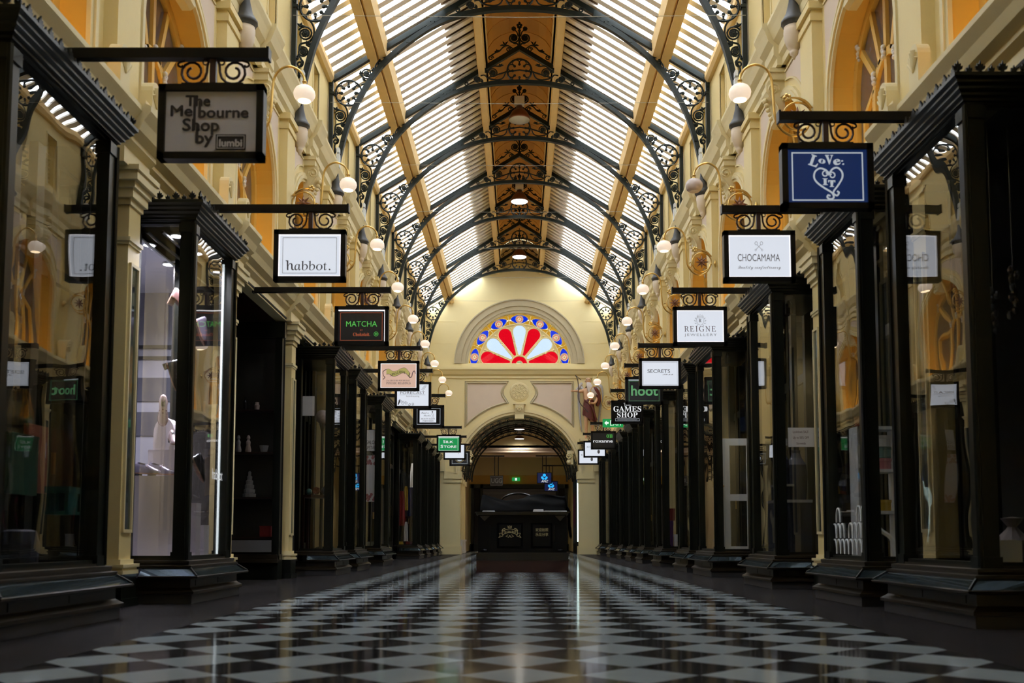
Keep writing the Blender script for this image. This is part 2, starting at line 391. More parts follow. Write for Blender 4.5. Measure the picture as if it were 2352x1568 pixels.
    # arched upper windows
    for k in range(1, 12):
        yc = (YK(k)+YK(k+1))/2; wn += 1
        W = struct('window_%d' % wn)
        A0 = arch_pts(yc); rv = MB()
        for a, b in zip(A0[:-1], A0[1:]): rv.quad((6.3, *a), (6.3, *b), (6.95, *b), (6.95, *a))
        rv.quad((6.3, yc-RA, 7.56), (6.3, yc+RA, 7.56), (6.95, yc+RA, 7.56), (6.95, yc-RA, 7.56))
        rv.build('reveal', 'amber', W, mirror=mir)
        fr = MB()
        def bar(p, q, w=.07, x0=6.72, x1=6.86):
            d = Vector((0, q[0]-p[0], q[1]-p[1])).normalized(); n = Vector((0, -d.z, d.y))*w
            fr.add([(x, p[0]+s*n.y, p[1]+s*n.z) for x in (x0, x1) for s in (-1, 1)]+[(x, q[0]+s*n.y, q[1]+s*n.z) for x in (x0, x1) for s in (-1, 1)],
                   [(0, 1, 5, 4), (2, 6, 7, 3), (0, 4, 6, 2), (1, 3, 7, 5)])
        for A in (arch_pts(yc, RA-.09),):
            for a, b in zip(A[:-1], A[1:]): bar(a, b, .11, 6.70, 6.9)
        # round-headed centre light, mullions and radial bars
        rc = .62; zc = 9.3
        C = [(yc-rc, 7.56), (yc-rc, zc)]+[(yc-rc*math.cos(PI*i/10), zc+rc*math.sin(PI*i/10)) for i in range(11)]+[(yc+rc, 7.56)]
        for a, b in zip(C[:-1], C[1:]): bar(a, b, .08)
        bar((yc, 7.56), (yc, zc+rc), .06)
        for an in (35, 63, 90, 117, 145):
            a = math.radians(an); bar((yc+rc*math.cos(a), zc+rc*math.sin(a)), (yc+(RA-.1)*math.cos(a), ZS+(RA-.1)*math.sin(a)), .06)
        bar((yc-1.15, 7.56), (yc-1.15, 9.2), .05); bar((yc+1.15, 7.56), (yc+1.15, 9.2), .05)
        bar((yc-1.15, 9.2), (yc-.62, 9.5), .05); bar((yc+1.15, 9.2), (yc+.62, 9.5), .05)
        fr.build('frame', 'amber', W, mirror=mir)
        bo = MB()
        for an in (35, 90, 145):
            a = math.radians(an)
            for t in range(5):
                bo.ball((6.69, yc+(RA-.12)*math.cos(a)+.035*math.cos(t*2.5), ZS+(RA-.12)*math.sin(a)-.075*t+.1), .055-.006*t, 6)
        for an in (35, 90, 145):
            a = math.radians(an); [bo.ball((6.69, yc+rc*math.cos(a)+.02*math.sin(t*2), zc+rc*math.sin(a)+.1-.06*t), .05, 6) for t in range(4)]
        bo.build('boss', 'white_plaster', W, mirror=mir, smooth=True)
        MB().box(6.79, 6.80, yc-RA+.02, yc+RA-.02, 7.58, 11.3).build('pane', 'window_glass', W, mirror=mir)

# ---------------------------------------------------------------- roof
SL = .616; Z0 = 16.12
zr = lambda x: Z0+(6.2-x)*SL
YG = 4.0                       # glazing starts here; unseen boards before it are added to darken the foreground
bars = MB(); glz = [MB(), MB()]; board = MB(); purl = MB(); beam = MB(); vault = MB(); eave = MB()
nb = int((YEND-YG)/.535)
for q in (-1, 1):
    for i in range(nb+1):
        y = YG+i*.535
        if y > YEND-.1: break
        a = []
        for x, dz in ((6.25, .17), (1.45, .17), (1.45, .24), (6.25, .24)): a.append((q*x, zr(x)+dz))
        bars.prism(a, 'y', y-.135, y+.135)
        bars.prism([(q*6.25, zr(6.25)+.24), (q*1.45, zr(1.45)+.24), (q*1.45, zr(1.45)+.30), (q*6.25, zr(6.25)+.30)], 'y', y-.05, y+.05)
    g = glz[0 if q < 0 else 1]
    g.quad((q*6.3, YG, zr(6.3)+.31), (q*6.3, YEND, zr(6.3)+.31), (q*2.45, YEND, zr(2.45)+.31), (q*2.45, YG, zr(2.45)+.31))
    board.prism([(q*2.6, zr(2.6)+.30), (q*1.4, zr(1.4)+.30), (q*1.4, zr(1.4)+.42), (q*2.6, zr(2.6)+.42)], 'y', YG, YEND)
    board.prism([(q*6.4, zr(6.4)+.25), (q*1.4, zr(1.4)+.25), (q*1.4, zr(1.4)+.42), (q*6.4, zr(6.4)+.42)], 'y', YB, YG)
    # purlins
    purl.prism([(q*4.72, zr(4.72)+.24), (q*4.72, zr(4.72)-.10), (q*4.62, zr(4.72)-.2), (q*4.40, zr(4.4)-.32), (q*4.36, zr(4.36)+.24)], 'y', YB, YEND)
    purl.prism([(q*5.0, zr(5)+.24), (q*5.0, zr(5)-.08), (q*4.70, zr(5)-.08), (q*4.70, zr(4.70)+.24)], 'y', YB, YEND)
    for i in range(60):
        y = YG+i*1.0; 
        if y < YEND-.3: purl.box(min(q*4.80, q*4.72), max(q*4.80, q*4.72), y, y+.08, zr(4.76)-.1, zr(4.76)+.1)
    # ridge beams and lantern cheeks
    bx = lambda a, b: (min(q*a, q*b), max(q*a, q*b))
    beam.box(*bx(1.34, 1.58), YB, YEND, 18.86, 19.95).box(*bx(1.30, 1.63), YB, YEND, 19.1, 19.2).box(*bx(1.24, 1.34), YB, YEND, 19.35, 20.35).box(*bx(1.20, 1.36), YB, YEND, 19.35, 19.5)
    eave.prism([(q*6.32, 16.0), (q*6.18, 16.0), (q*6.10, 16.12), (q*6.10, 16.3), (q*6.32, 16.3)], 'y', YB, YEND)
n = 10
vp = [(-1.3*math.cos(PI*i/n), 20.3+.95*math.sin(PI*i/n)) for i in range(n+1)]
for a, b in zip(vp[:-1], vp[1:]): vault.quad((a[0], YB, a[1]), (b[0], YB, b[1]), (b[0], YEND, b[1]), (a[0], YEND, a[1]))
for i in range(int((YEND-YB)/1.07)):
    y = YB+i*1.07
    vault.tube([(p[0]*.99, y, p[1]-.01) for p in vp], .018, 4)
vault.build('ceiling', 'vault', kind='structure')
board.build('ceiling_boards', 'roof_dark', kind='structure')
bars.build('trim_11', 'bar_wood', kind='structure'); purl.build('trim_12', 'roof_wood', kind='structure')
beam.build('trim_13', 'roof_wood', kind='structure'); eave.build('trim_14', 'roof_wood', kind='structure')
glz[0].build('window_30', 'roof_glass', kind='structure'); glz[1].build('window_31', 'roof_glass', kind='structure')
MB().box(-10, 10, YB-.3, YB, 0, 22).build('wall_back', 'cream', kind='structure')

# ---------------------------------------------------------------- end wall
def ring(mb, r0, r1, zc, y0, y1, a0=0, a1=180, n=40, sx=1):
    P = lambda r, t: (r*math.cos(t)*sx, zc+r*math.sin(t))
    for i in range(n):
        t0, t1 = [math.radians(a0+(a1-a0)*(i+d)/n) for d in (0, 1)]
        a, b, c, d = P(r0, t0), P(r0, t1), P(r1, t1), P(r1, t0)
        V = [(p[0], y, p[1]) for y in (y0, y1) for p in (a, b, c, d)]
        mb.add(V, [(0, 1, 2, 3), (4, 7, 6, 5), (0, 4, 5, 1), (3, 2, 6, 7)])
ew = MB(); AZ, AR = 5.35, 3.95; LZ, LR = 12.74, 3.45
# piers and spandrel of the lower arch
for q in (-1, 1): ew.box(min(q*3.95, q*6.4), max(q*3.95, q*6.4), YEND, YEND+.8, 0, AZ)
ac = [(-AR*math.cos(PI*i/32), AZ+AR*math.sin(PI*i/32)) for i in range(33)]
for a, b in zip(ac[:-1], ac[1:]):
    ew.quad((a[0], YEND, a[1]), (b[0], YEND, b[1]), (b[0], YEND, LZ), (a[0], YEND, LZ)).quad((a[0], YEND, a[1]), (b[0], YEND, b[1]), (b[0], YEND+.8, b[1]), (a[0], YEND+.8, a[1]))
for q in (-1, 1): ew.quad((q*AR, YEND, AZ), (q*6.4, YEND, AZ), (q*6.4, YEND, LZ), (q*AR, YEND, LZ))
# gable around the lunette
lc = [(-LR*math.cos(PI*i/32), LZ+LR*math.sin(PI*i/32)) for i in range(33)]
for a, b in zip(lc[:-1], lc[1:]):
    ew.quad((a[0], YEND, a[1]), (b[0], YEND, b[1]), (b[0], YEND, zr(abs(b[0]))+.5), (a[0], YEND, zr(abs(a[0]))+.5))
    ew.quad((a[0], YEND, a[1]), (b[0], YEND, b[1]), (b[0], YEND+.35, b[1]), (a[0], YEND+.35, a[1]))
for q in (-1, 1): ew.quad((q*LR, YEND, LZ), (q*6.4, YEND, LZ), (q*6.4, YEND, zr(6.4)+.5), (q*LR, YEND, zr(LR)+.5))
ew.quad((-1.6, YEND+.01, 18.5), (1.6, YEND+.01, 18.5), (1.6, YEND+.01, 21.6), (-1.6, YEND+.01, 21.6))
ew.build('wall_far', 'cream_far', kind='structure')
et = MB()
et.prism([(YEND, 11.75), (YEND-.08, 11.75), (YEND-.08, 11.9), (YEND-.2, 12.0), (YEND-.3, 12.2), (YEND-.38, 12.3), (YEND-.38, 12.45), (YEND, 12.5)], 'x', -6.3, 6.3)
et.box(-6.3, 6.3, YEND-.1, YEND, 12.5, 12.72)
for q in (-1, 1): et.box(min(q*4.9, q*6.3), max(q*4.9, q*6.3), YEND-.12, YEND, 5.5, 11.75).box(min(q*3.87, q*5.1), max(q*3.87, q*5.1), YEND-.1, YEND+.85, 0, .55).box(min(q*3.83, q*5.0), max(q*3.83, q*5.0), YEND-.12, YEND+.85, 5.0, 5.5).box(min(q*3.88, q*5.0), max(q*3.88, q*5.0), YEND-.06, YEND+.8, 4.75, 5.0)
for z in (14.1, 15.6, 17.2): 
    for q in (-1, 1): et.box(min(q*4.3, q*6.3), max(q*4.3, q*6.3), YEND-.012, YEND, z, z+.03)
et.build('trim_15', 'cream_far', kind='structure')
ar = MB(); ring(ar, 3.95, 4.12, AZ, YEND-.1, YEND); ring(ar, 4.12, 4.24, AZ, YEND-.16, YEND); ring(ar, 4.24, 4.34, AZ, YEND-.06, YEND)
ar.build('trim_16', 'cream_stone', kind='structure')
lt = MB(); ring(lt, 3.45, 3.62, LZ, YEND-.04, YEND+.1); ring(lt, 3.62, 3.9, LZ, YEND-.10, YEND); ring(lt, 3.9, 4.02, LZ, YEND-.2, YEND); ring(lt, 4.02, 4.3, LZ, YEND-.14, YEND); ring(lt, 4.3, 4.37, LZ, YEND-.22, YEND)
lt.build('trim_17', 'taupe', kind='structure')
# plaster panels, rosette, keystone
pm = MB(); pl = MB()
for q in (-1, 1):
    R3 = 4.82
    top = 11.42; xo = 3.52
    P = [(q*xo, 8.62), (q*xo, top), (q*.85, top)]
    P += [(q*(.85+.34*math.cos(PI*.5*t)), 10.78+.62*t) for t in (.75, .5, .25, 0, -.25, -.5, -.75)]
    P += [(q*.85, 10.12)]
    P += [(q*R3*math.cos(t), AZ+R3*math.sin(t)) for t in [math.radians(79.8-(79.8-43.1)*i/10) for i in range(0, 10)]]
    pm.add([(x, YEND-.02, z) for x, z in P], [tuple(range(len(P)))])
    for o_, r_ in ((0, .07),):
        pl.tube([(x, YEND-.03, z) for x, z in P], r_, 5, closed=True)
    cx = q*2.3; czz = 10.3
    pl.tube([(cx+(x-cx)*1.09, YEND-.02, czz+(z-czz)*1.11) for x, z in P], .03, 5, closed=True)
pm.build('trim_18', 'pink_panel', kind='structure'); pl.build('trim_19', 'taupe', kind='structure')
ro = MB().lathe([(.001, -.06), (.58, -.06), (.66, -.02), (.66, 0)], (0, YEND, 10.82), 28, 'y')
for i in range(12):
    a = 2*PI*i/12; ro.tube([(.40*math.cos(a)+.12*math.cos(t), YEND-.08, 10.82+.40*math.sin(a)+.12*math.sin(t)) for t in [2*PI*j/10 for j in range(10)]], .025, 5, closed=True)
for i in range(6):
    a = 2*PI*i/6; ro.tube([(.17*math.cos(a)+.09*math.cos(t), YEND-.08, 10.82+.17*math.sin(a)+.09*math.sin(t)) for t in [2*PI*j/8 for j in range(8)]], .022, 5, closed=True)
ro.ball((0, YEND-.08, 10.82), .07, 6)
ro.build('trim_20', 'cream_stone', kind='structure')
ky = MB().prism([(YEND-.1, 8.95), (YEND-.25, 9.0), (YEND-.22, 9.3), (YEND-.34, 9.7), (YEND-.36, 9.95), (YEND, 9.95), (YEND, 8.95)], 'x', -.30, .30)
ky.box(-.42, .42, YEND-.38, YEND, 9.95, 10.05)
for q in (-1, 1): ky.tube(spiral(0, 9.7, .16, .03, 0, 1.5, 14), .03, 4)
ky.tube([(x, YEND-.36, z) for x, _, z in spiral(0, 9.65, .18, .03, 0, 1.8, 16)], .03, 5)
ky.build('trim_21', 'cream_stone', kind='structure')
# stained glass fan light
LW = struct('window_32'); yg = YEND+.2
def disc(r, cx, cz, n=24, y=yg): return MB().add([(cx+r*math.cos(2*PI*i/n), y, cz+r*math.sin(2*PI*i/n)) for i in range(n)], [tuple(range(n))])
def ann(r0, r1, cx, cz, y, n=28, a0=0, a1=360):
    m = MB()
    for i in range(n):
        t0, t1 = [math.radians(a0+(a1-a0)*(i+d)/n) for d in (0, 1)]
        m.add([(cx+r*math.cos(t), y, cz+r*math.sin(t)) for r, t in ((r0, t0), (r1, t0), (r1, t1), (r0, t1))], [(0, 1, 2, 3)])
    return m
ZL = LZ
# amber ring cut around the seven eyes: ring segments between eyes, eyes in front leave no double glass
lead = MB()
def petal(th):
    c = (2.2*math.cos(th), 2.2*math.sin(th)); r = .47; tip = (.66*math.cos(th), .66*math.sin(th)); w = .11
    P = []
    for i in range(15):
        a = th-math.radians(98)+math.radians(196)*i/14; P.append((c[0]+r*math.cos(a), ZL+c[1]+r*math.sin(a)))
    nx, nz = -math.sin(th), math.cos(th)
    P.append((tip[0]+nx*w, ZL+tip[1]+nz*w)); P.append((tip[0]-.06*math.cos(th), ZL+tip[1]-.06*math.sin(th))); P.append((tip[0]-nx*w, ZL+tip[1]-nz*w))
    return P
petals = []
for i, an in enumerate((11.1, 36.8, 63.9, 90, 116.1, 143.2, 168.9)):
    P = petal(math.radians(an)); petals.append(P)
    MB().add([(x, yg, max(z, ZL+.03)) for x, z in P], [tuple(range(len(P)))]).build('red_petal' if i % 2 == 0 else 'white_petal', 'glass_red' if i % 2 == 0 else 'glass_white', LW)
    lead.tube([(x, yg-.03, max(z, ZL+.03)) for x, z in P], .04, 5, closed=True)
ann(.22, .55, 0, ZL, yg, 16, 0, 180).build('hub_pane', 'glass_red', LW)
ann(.01, .19, 0, ZL, yg, 10, 0, 180).build('hub_centre', 'glass_green', LW)
eyes = []
for an in (9, 36, 63, 90, 117, 144, 171):
    t = math.radians(an); cx, cz = 3.06*math.cos(t), ZL+3.06*math.sin(t); eyes.append((an, cx, cz))
    ux, uz = -math.sin(t), math.cos(t); rx, rz_ = math.cos(t), math.sin(t)
    E0 = [(.60*math.cos(s), .30*math.copysign(abs(math.sin(s))**1.3, math.sin(s))) for s in [2*PI*j/24 for j in range(24)]]
    E = [(cx+ux*a+rx*b, cz+uz*a+rz_*b) for a, b in E0]
    I = [(cx+ux*.25*math.cos(s)+rx*.25*math.sin(s), cz+uz*.25*math.cos(s)+rz_*.25*math.sin(s)) for s in [2*PI*j/24 for j in range(24)]]
    b = MB()
    for j in range(24): b.add([(E[j][0], yg, E[j][1]), (E[(j+1) % 24][0], yg, E[(j+1) % 24][1]), (I[(j+1) % 24][0], yg, I[(j+1) % 24][1]), (I[j][0], yg, I[j][1])], [(0, 1, 2, 3)])
    b.build('blue_eye', 'glass_blue', LW)
    m = MB()
    for r0, r1 in ((.20, .25), (.10, .145)): m.add(*(lambda q: (q.v, q.f))(ann(r0, r1, cx, cz, yg, 20)))
    m.build('rosette_ring', 'glass_blush', LW)
    ann(.145, .20, cx, cz, yg, 20).build('rosette_band', 'glass_red', LW); ann(.001, .10, cx, cz, yg, 12).build('rosette_star', 'glass_gold', LW)
    lead.tube([(x, yg-.03, z) for x, z in E], .028, 5, closed=True); lead.tube([(x, yg-.03, z) for x, z in I], .02, 5, closed=True)
    lead.tube([(cx+.17*math.cos(2*PI*j/16), yg-.03, cz+.17*math.sin(2*PI*j/16)) for j in range(16)], .012, 4, closed=True)
    for j in range(8): lead.tube([(cx+.03*math.cos(PI*j/4), yg-.02, cz+.03*math.sin(PI*j/4)), (cx+.2*math.cos(PI*j/4), yg-.02, cz+.2*math.sin(PI*j/4))], .012, 4)
# amber ground of the outer band: polygons from band edge to eye outline
amb = MB(); NA = 168
for i in range(NA):
    t0, t1 = PI*i/NA, PI*(i+1)/NA
    def lim(t):
        best = None
        for an, cx, cz in eyes:
            d = math.radians(an); a = math.atan2(math.sin(t-d), math.cos(t-d))*3.06
            if abs(a) < .60: best = .30*(1-(a/.60)**2)**.65
        return best
    l0, l1 = lim(t0+1e-6), lim(t1-1e-6)
    Q = lambda r, t: (r*math.cos(t), yg, ZL+r*math.sin(t))
    if l0 is None and l1 is None: amb.quad(Q(2.72, t0), Q(3.44, t0), Q(3.44, t1), Q(2.72, t1))
    else:
        l0, l1 = l0 or 0, l1 or 0
        amb.quad(Q(3.06+l0, t0), Q(3.44, t0), Q(3.44, t1), Q(3.06+l1, t1)); amb.quad(Q(2.72, t0), Q(3.06-l0, t0), Q(3.06-l1, t1), Q(2.72, t1))
amb.build('amber_band', 'glass_amber', LW)
# plaster tracery: solid between petals
tr = MB(); 
def inside(x, z, P):
    c = False; j = len(P)-1
    for i in range(len(P)):
        if (P[i][1] > z) != (P[j][1] > z) and x < (P[j][0]-P[i][0])*(z-P[i][1])/(P[j][1]-P[i][1]+1e-12)+P[i][0]: c = not c
        j = i
    return c
NR, NT = 44, 150
for i in range(NR):
    for j in range(NT):
        r0, r1 = .56+(2.72-.56)*i/NR, .56+(2.72-.56)*(i+1)/NR; t0, t1 = PI*j/NT, PI*(j+1)/NT
        rm, tm = (r0+r1)/2, (t0+t1)/2
        if not any(inside(rm*math.cos(tm), ZL+rm*math.sin(tm), P) for P in petals):
            tr.quad(*[(r*math.cos(t), yg+.02, ZL+r*math.sin(t)) for r, t in ((r0, t0), (r1, t0), (r1, t1), (r0, t1))])
tr.build('tracery', 'cream_far', LW)
for r, w_ in ((2.72, .05), (3.44, .05), (.56, .045), (.21, .03)): lead.tube([(r*math.cos(PI*i/40), yg-.03, ZL+r*math.sin(PI*i/40)) for i in range(41)], w_, 5)
for an in (22.5, 49.5, 76.5, 103.5, 130.5, 157.5):
    t = math.radians(an); lead.tube([(r*math.cos(t), yg-.03, ZL+r*math.sin(t)) for r in (2.72, 3.44)], .03, 5); lead.ball((3.06*math.cos(t), yg-.03, ZL+3.06*math.sin(t)), .07, 6)
    for r in (1.62, 1.9): lead.ball((r*math.cos(t), yg-.04, ZL+r*math.sin(t)), .06, 6)
    lead.ball((2.5*math.cos(t), yg-.04, ZL+2.5*math.sin(t)), .08, 6)
lead.tube([(-3.44, yg-.03, ZL+.01), (3.44, yg-.03, ZL+.01)], .05, 5)
lead.build('glazing_lead', 'cream_far', LW)
# ================================================================ iron roof trusses
ARCH = [(6.02, 12.8), (5.93, 13.41), (5.57, 14.79), (4.91, 16.12), (4.20, 16.96), (3.14, 17.79), (2.2, 18.25), (1.1, 18.5), (0, 18.57)]
ORD = ['first', 'second', 'third', 'fourth', 'fifth', 'sixth', 'seventh', 'eighth', 'ninth', 'tenth', 'eleventh', 'twelfth']
def rosette(mb, x, z, r, y=0):
    for i in range(7):
        a = 2*PI*i/7; mb.ball((x+.55*r*math.cos(a), y, z+.55*r*math.sin(a)), r*.42, 5, sy=.6)
    mb.ball((x, y, z), r*.4, 5)
def leafs(mb, x, z, a, r):
    for da in (-.9, 0, .9):
        mb.tube([(x, 0, z), (x+r*.6*math.cos(a+da), 0, z+r*.6*math.sin(a+da)), (x+r*math.cos(a+da*1.2), 0, z+r*math.sin(a+da*1.2))], [.022, .035, .008], 5)
def half_scroll():
    mb = MB(); C = (5.63, 15.66); R = .43
    mb.tube([p for p in arc(C[0], C[1], R, 0, 360, 28)][:-1], .032, 5, closed=True)
    for i in range(8):
        a = 2*PI*(i+.5)/8
        mb.tube(arc(C[0]+.29*math.cos(a), C[1]+.29*math.sin(a), .135, math.degrees(a)-130, math.degrees(a)+130, 9), .02, 4)
        a2 = 2*PI*i/8; mb.ball((C[0]+.23*math.cos(a2), 0, C[1]+.23*math.sin(a2)), .06, 5, sy=.6)
        mb.tube([(C[0]+.42*math.cos(a2), 0, C[1]+.42*math.sin(a2)), (C[0]+.24*math.cos(a2), 0, C[1]+.24*math.sin(a2))], .02, 4)
    # down the post
    def vol(x, z, r, a0, turns=1.6, fl=True):
        mb.tube(spiral(x, z, r, r*.45, a0, turns, 20), .026, 5)
        if fl: rosette(mb, x, z, r*.55)
    vol(5.90, 14.88, .21, .5); vol(5.96, 14.36, .15, 1.2); vol(6.03, 14.02, .09, 2, 1.3, False)
    mb.tube(smooth_path([(5.80, 0, 15.28), (5.68, 0, 15.1), (5.66, 0, 14.85), (5.78, 0, 14.66), (6.02, 0, 14.58), (6.06, 0, 14.4)]), .028, 5)
    mb.tube(smooth_path([(6.08, 0, 14.3), (6.0, 0, 14.15), (5.94, 0, 14.05), (6.06, 0, 13.9), (6.05, 0, 13.6)]), [.026]*24+[.01], 5)
    mb.ball((6.05, 0, 13.72), .05, 5, sz=2.2)
    for x, z, a in ((6.04, 15.08, 1.9), (5.72, 14.6, -.5), (5.86, 14.55, 2.6), (6.08, 14.16, .5)): leafs(mb, x, z, a, .13)
    # along the rafter
    vol(5.04, 16.33, .19, 3.4); vol(4.57, 16.66, .135, 2.9); vol(4.28, 16.9, .085, 2.2, 1.4, False)
    mb.tube(smooth_path([(5.22, 0, 15.95), (5.0, 0, 16.02), (4.84, 0, 16.12), (4.80, 0, 16.4), (4.74, 0, 16.62), (4.6, 0, 16.82)]), .028, 5)
    mb.tube(smooth_path([(4.44, 0, 16.62), (4.36, 0, 16.82), (4.2, 0, 16.98), (4.05, 0, 17.02)]), .022, 5)
    for x, z, a in ((5.28, 16.32, 3.0), (4.80, 16.42, 1.2), (5.16, 16.1, 2.4), (4.5, 16.86, 1.6), (4.1, 17.05, 2.6)): leafs(mb, x, z, a, .13)
    # beside the centre ring
    vol(1.02, 18.93, .19, 0); vol(1.62, 18.66, .13, 0); vol(2.05, 18.5, .08, .5, 1.3, False)
    mb.tube(smooth_path([(.52, 0, 19.0), (.62, 0, 18.75), (.85, 0, 18.66), (1.2, 0, 18.72), (1.35, 0, 18.85), (1.5, 0, 18.82)]), .026, 5)
    mb.tube(smooth_path([(.62, 0, 19.25), (.78, 0, 19.2), (1.0, 0, 19.2), (1.25, 0, 19.0)]), .024, 5)
    for x, z, a in ((1.25, 18.95, 1.2), (.72, 19.2, 1), (1.4, 18.62, -.2)): leafs(mb, x, z, a, .12)
    return mb
def centre_scroll():
    mb = MB(); C = (0, 19.02); R = .47
    mb.tube(arc(C[0], C[1], R, 0, 360, 26)[:-1], .036, 5, closed=True)
    for i in range(8):
        a = 2*PI*(i+.5)/8
        mb.tube(arc(C[0]+.32*math.cos(a), C[1]+.32*math.sin(a), .14, math.degrees(a)-130, math.degrees(a)+130, 9), .022, 4)
        a2 = 2*PI*i/8; mb.ball((C[0]+.26*math.cos(a2), 0, C[1]+.26*math.sin(a2)), .055, 5, sy=.6)
    mb.tube([(-1.2, 0, 18.75), (-.5, 0, 18.98), (0, 0, 19.05), (.5, 0, 18.98), (1.2, 0, 18.75)], .03, 5)
    return mb
def crest():
    mb = MB(); z = 19.95
    for q in (-1, 1):
        mb.tube(spiral(q*.22, z+.38, .2, .09, PI if q > 0 else 0, 1.5*q, 18), .03, 5); rosette(mb, q*.22, z+.38, .13)
        mb.tube(smooth_path([(q*.03, 0, z), (q*.08, 0, z+.15), (q*.2, 0, z+.17), (q*.40, 0, z+.3)]), .028, 5)
        mb.tube(smooth_path([(q*.05, 0, z+.45), (q*.1, 0, z+.62), (q*.22, 0, z+.74)]), .024, 5); rosette(mb, q*.22, z+.76, .10)
        mb.tube(smooth_path([(q*.25, 0, z-.05), (q*.45, 0, z+.08), (q*.62, 0, z+.02), (q*.78, 0, z-.15), (q*.95, 0, z-.22), (q*1.25, 0, z-.45), (q*1.32, 0, z-.62)]), .026, 5)
        mb.tube(spiral(q*.42, z-.08, .1, .03, 0, 1.3, 10), .022, 5); mb.tube(spiral(q*1.1, z-.42, .11, .03, 0, 1.3, 10), .022, 5)
        leafs(mb, q*.55, z+.08, PI/2+q*-.5, .2); leafs(mb, q*1.25, z-.42, PI/2-q*.9, .18); leafs(mb, q*.85, z-.18, PI/2-q*.3, .12)
    mb.tube([(0, 0, z), (0, 0, z+.8)], [.05, .035], 6); mb.lathe([(.02, 0), (.07, .03), (.02, .09)], (0, 0, z+.66), 8)
    for i in range(5):
        a = PI/2+2*PI*i/5; mb.ball((.07*math.cos(a), 0, z+.88+.07*math.sin(a)), .055, 5, sy=.6)
    mb.ball((0, 0, z+.97), .05, 5, sy=.6, sz=1.4)
    return mb
def flat_bar(pts, dz0, dz1, hy):
    mb = MB(); n = len(pts)
    nr = []
    for i in range(n):
        a, b = Vector(pts[max(i-1, 0)]), Vector(pts[min(i+1, n-1)]); t = (b-a).normalized(); nr.append(Vector((-t[1], t[0])))
    V = []
    for p, q in zip(pts, nr):
        for y in (-hy, hy):
            V.append((p[0]+q[0]*dz0, y, p[1]+q[1]*dz0)); V.append((p[0]+q[0]*dz1, y, p[1]+q[1]*dz1))
    F = [(0, 1, 3, 2), tuple(4*(n-1)+i for i in (0, 2, 3, 1))]
    for i in range(n-1):
        o = 4*i; F += [(o, o+1, o+5, o+4), (o+2, o+6, o+7, o+3), (o, o+4, o+6, o+2), (o+1, o+3, o+7, o+5)]
    return mb.add(V, F)
def make_truss():
    t = thing('roof_truss', '', 'roof truss')
    A = [(p[0], p[2]) for p in smooth_path([(x, 0, z) for x, z in ARCH], 4)]
    full = A+[(-x, z) for x, z in A[-2::-1]]
    a = flat_bar(full, -.075, .075, .085)
    for q in (-1, 1):
        for i in (6, 12, 18, 24): a.box(q*A[i][0]-.05, q*A[i][0]+.05, -.10, .10, A[i][1]-.05, A[i][1]+.05)
    a.build('arch_rib', 'iron', t)
    for q in (-1, 1):
        R = [(q*6.2, Z0-.02), (q*3.0, zr(3.0)), (0, zr(0))]
        flat_bar(R if q > 0 else R, -.085, .085, .075).build('rafter', 'iron', t)
        p = MB().box(q*6.2-.065, q*6.2+.065, -.075, .075, 12.9, 16.1).box(q*6.16-.07, q*6.16+.07, -.1, .1, 15.6, 15.68)
        for z in (15.9, 15.75, 13.2): p.ball((q*6.2, -.08, z), .03, 5)
        p.build('post', 'iron', t)
        g = MB().box(q*2.75-.3, q*2.75+.3, -.09, .09, -.08, .08); 
        g.v = [(x, y, z+zr(abs(x))-.1) for x, y, z in g.v]
        for i in range(4): g.ball((q*(2.55+.13*i), -.1, zr(2.55+.13*i)-.1+(.04 if i % 2 else -.04)), .022, 5)
        g.build('gusset_plate', 'iron', t)
        h = half_scroll()
        if q < 0: h.mirror()
        h.build('scrollwork', 'iron', t)
        MB().lathe([(.07, .75), (.10, .45), (.16, .2), (.24, .06), (.27, .02), (.27, -.03), (.23, -.05), (.23, -.1), (.20, -.12)], (q*6.0, 0, 12.28), 14).build('cone_boss', 'lead_grey', t, smooth=True)
        MB().lathe([(.21, 0), (.22, -.12), (.20, -.3), (.14, -.48), (.08, -.54), (.10, -.57), (.09, -.62), (.04, -.68), (.015, -.74)], (q*6.0, 0, 12.18), 14).build('urn_pendant', 'urn_cream', t, smooth=True)
        MB().box(q*5.90-.05, q*5.90+.05, -.28, -.10, 13.05, 13.5).box(q*5.90-.04, q*5.90+.04, -.3, -.1, 13.55, 13.7).build('floodlight', 'white_paint', t)
    centre_scroll().build('centre_scrollwork', 'iron', t); crest().build('ridge_crest', 'iron', t)
    return t
LABT = 'black iron roof truss with scrolled spandrels and ridge crest, %s from the camera'
tr0 = make_truss()
tr0['group'] = 'iron roof trusses along the arcade'
VT = list(range(4, 13))
for i, k in enumerate(VT):
    lab = LABT % ORD[i] if i < 8 else 'black iron roof truss nearest the end wall with the stained glass'
    yy = YK(k)+(.6-.04*(k-5)*2 if k > 4 else .6)
    if i == 0: tr0.location = (0, yy*U, 0); tr0['label'] = lab
    else: dup(tr0, (0, yy, 0), lab)

# thin wires across the nave
for i, k in enumerate(range(5, 12)):
    o = MB().tube([(-6.2, 0, 0), (0, 0, -.06), (6.2, 0, 0)], .008, 4).build('wire', 'wire', loc=(0, YK(k)+.4, 15.3))
    tag(o, 'thin wire strung across the nave at the %s truss shown whole' % ORD[i], 'wire', 'thin wires across the nave')

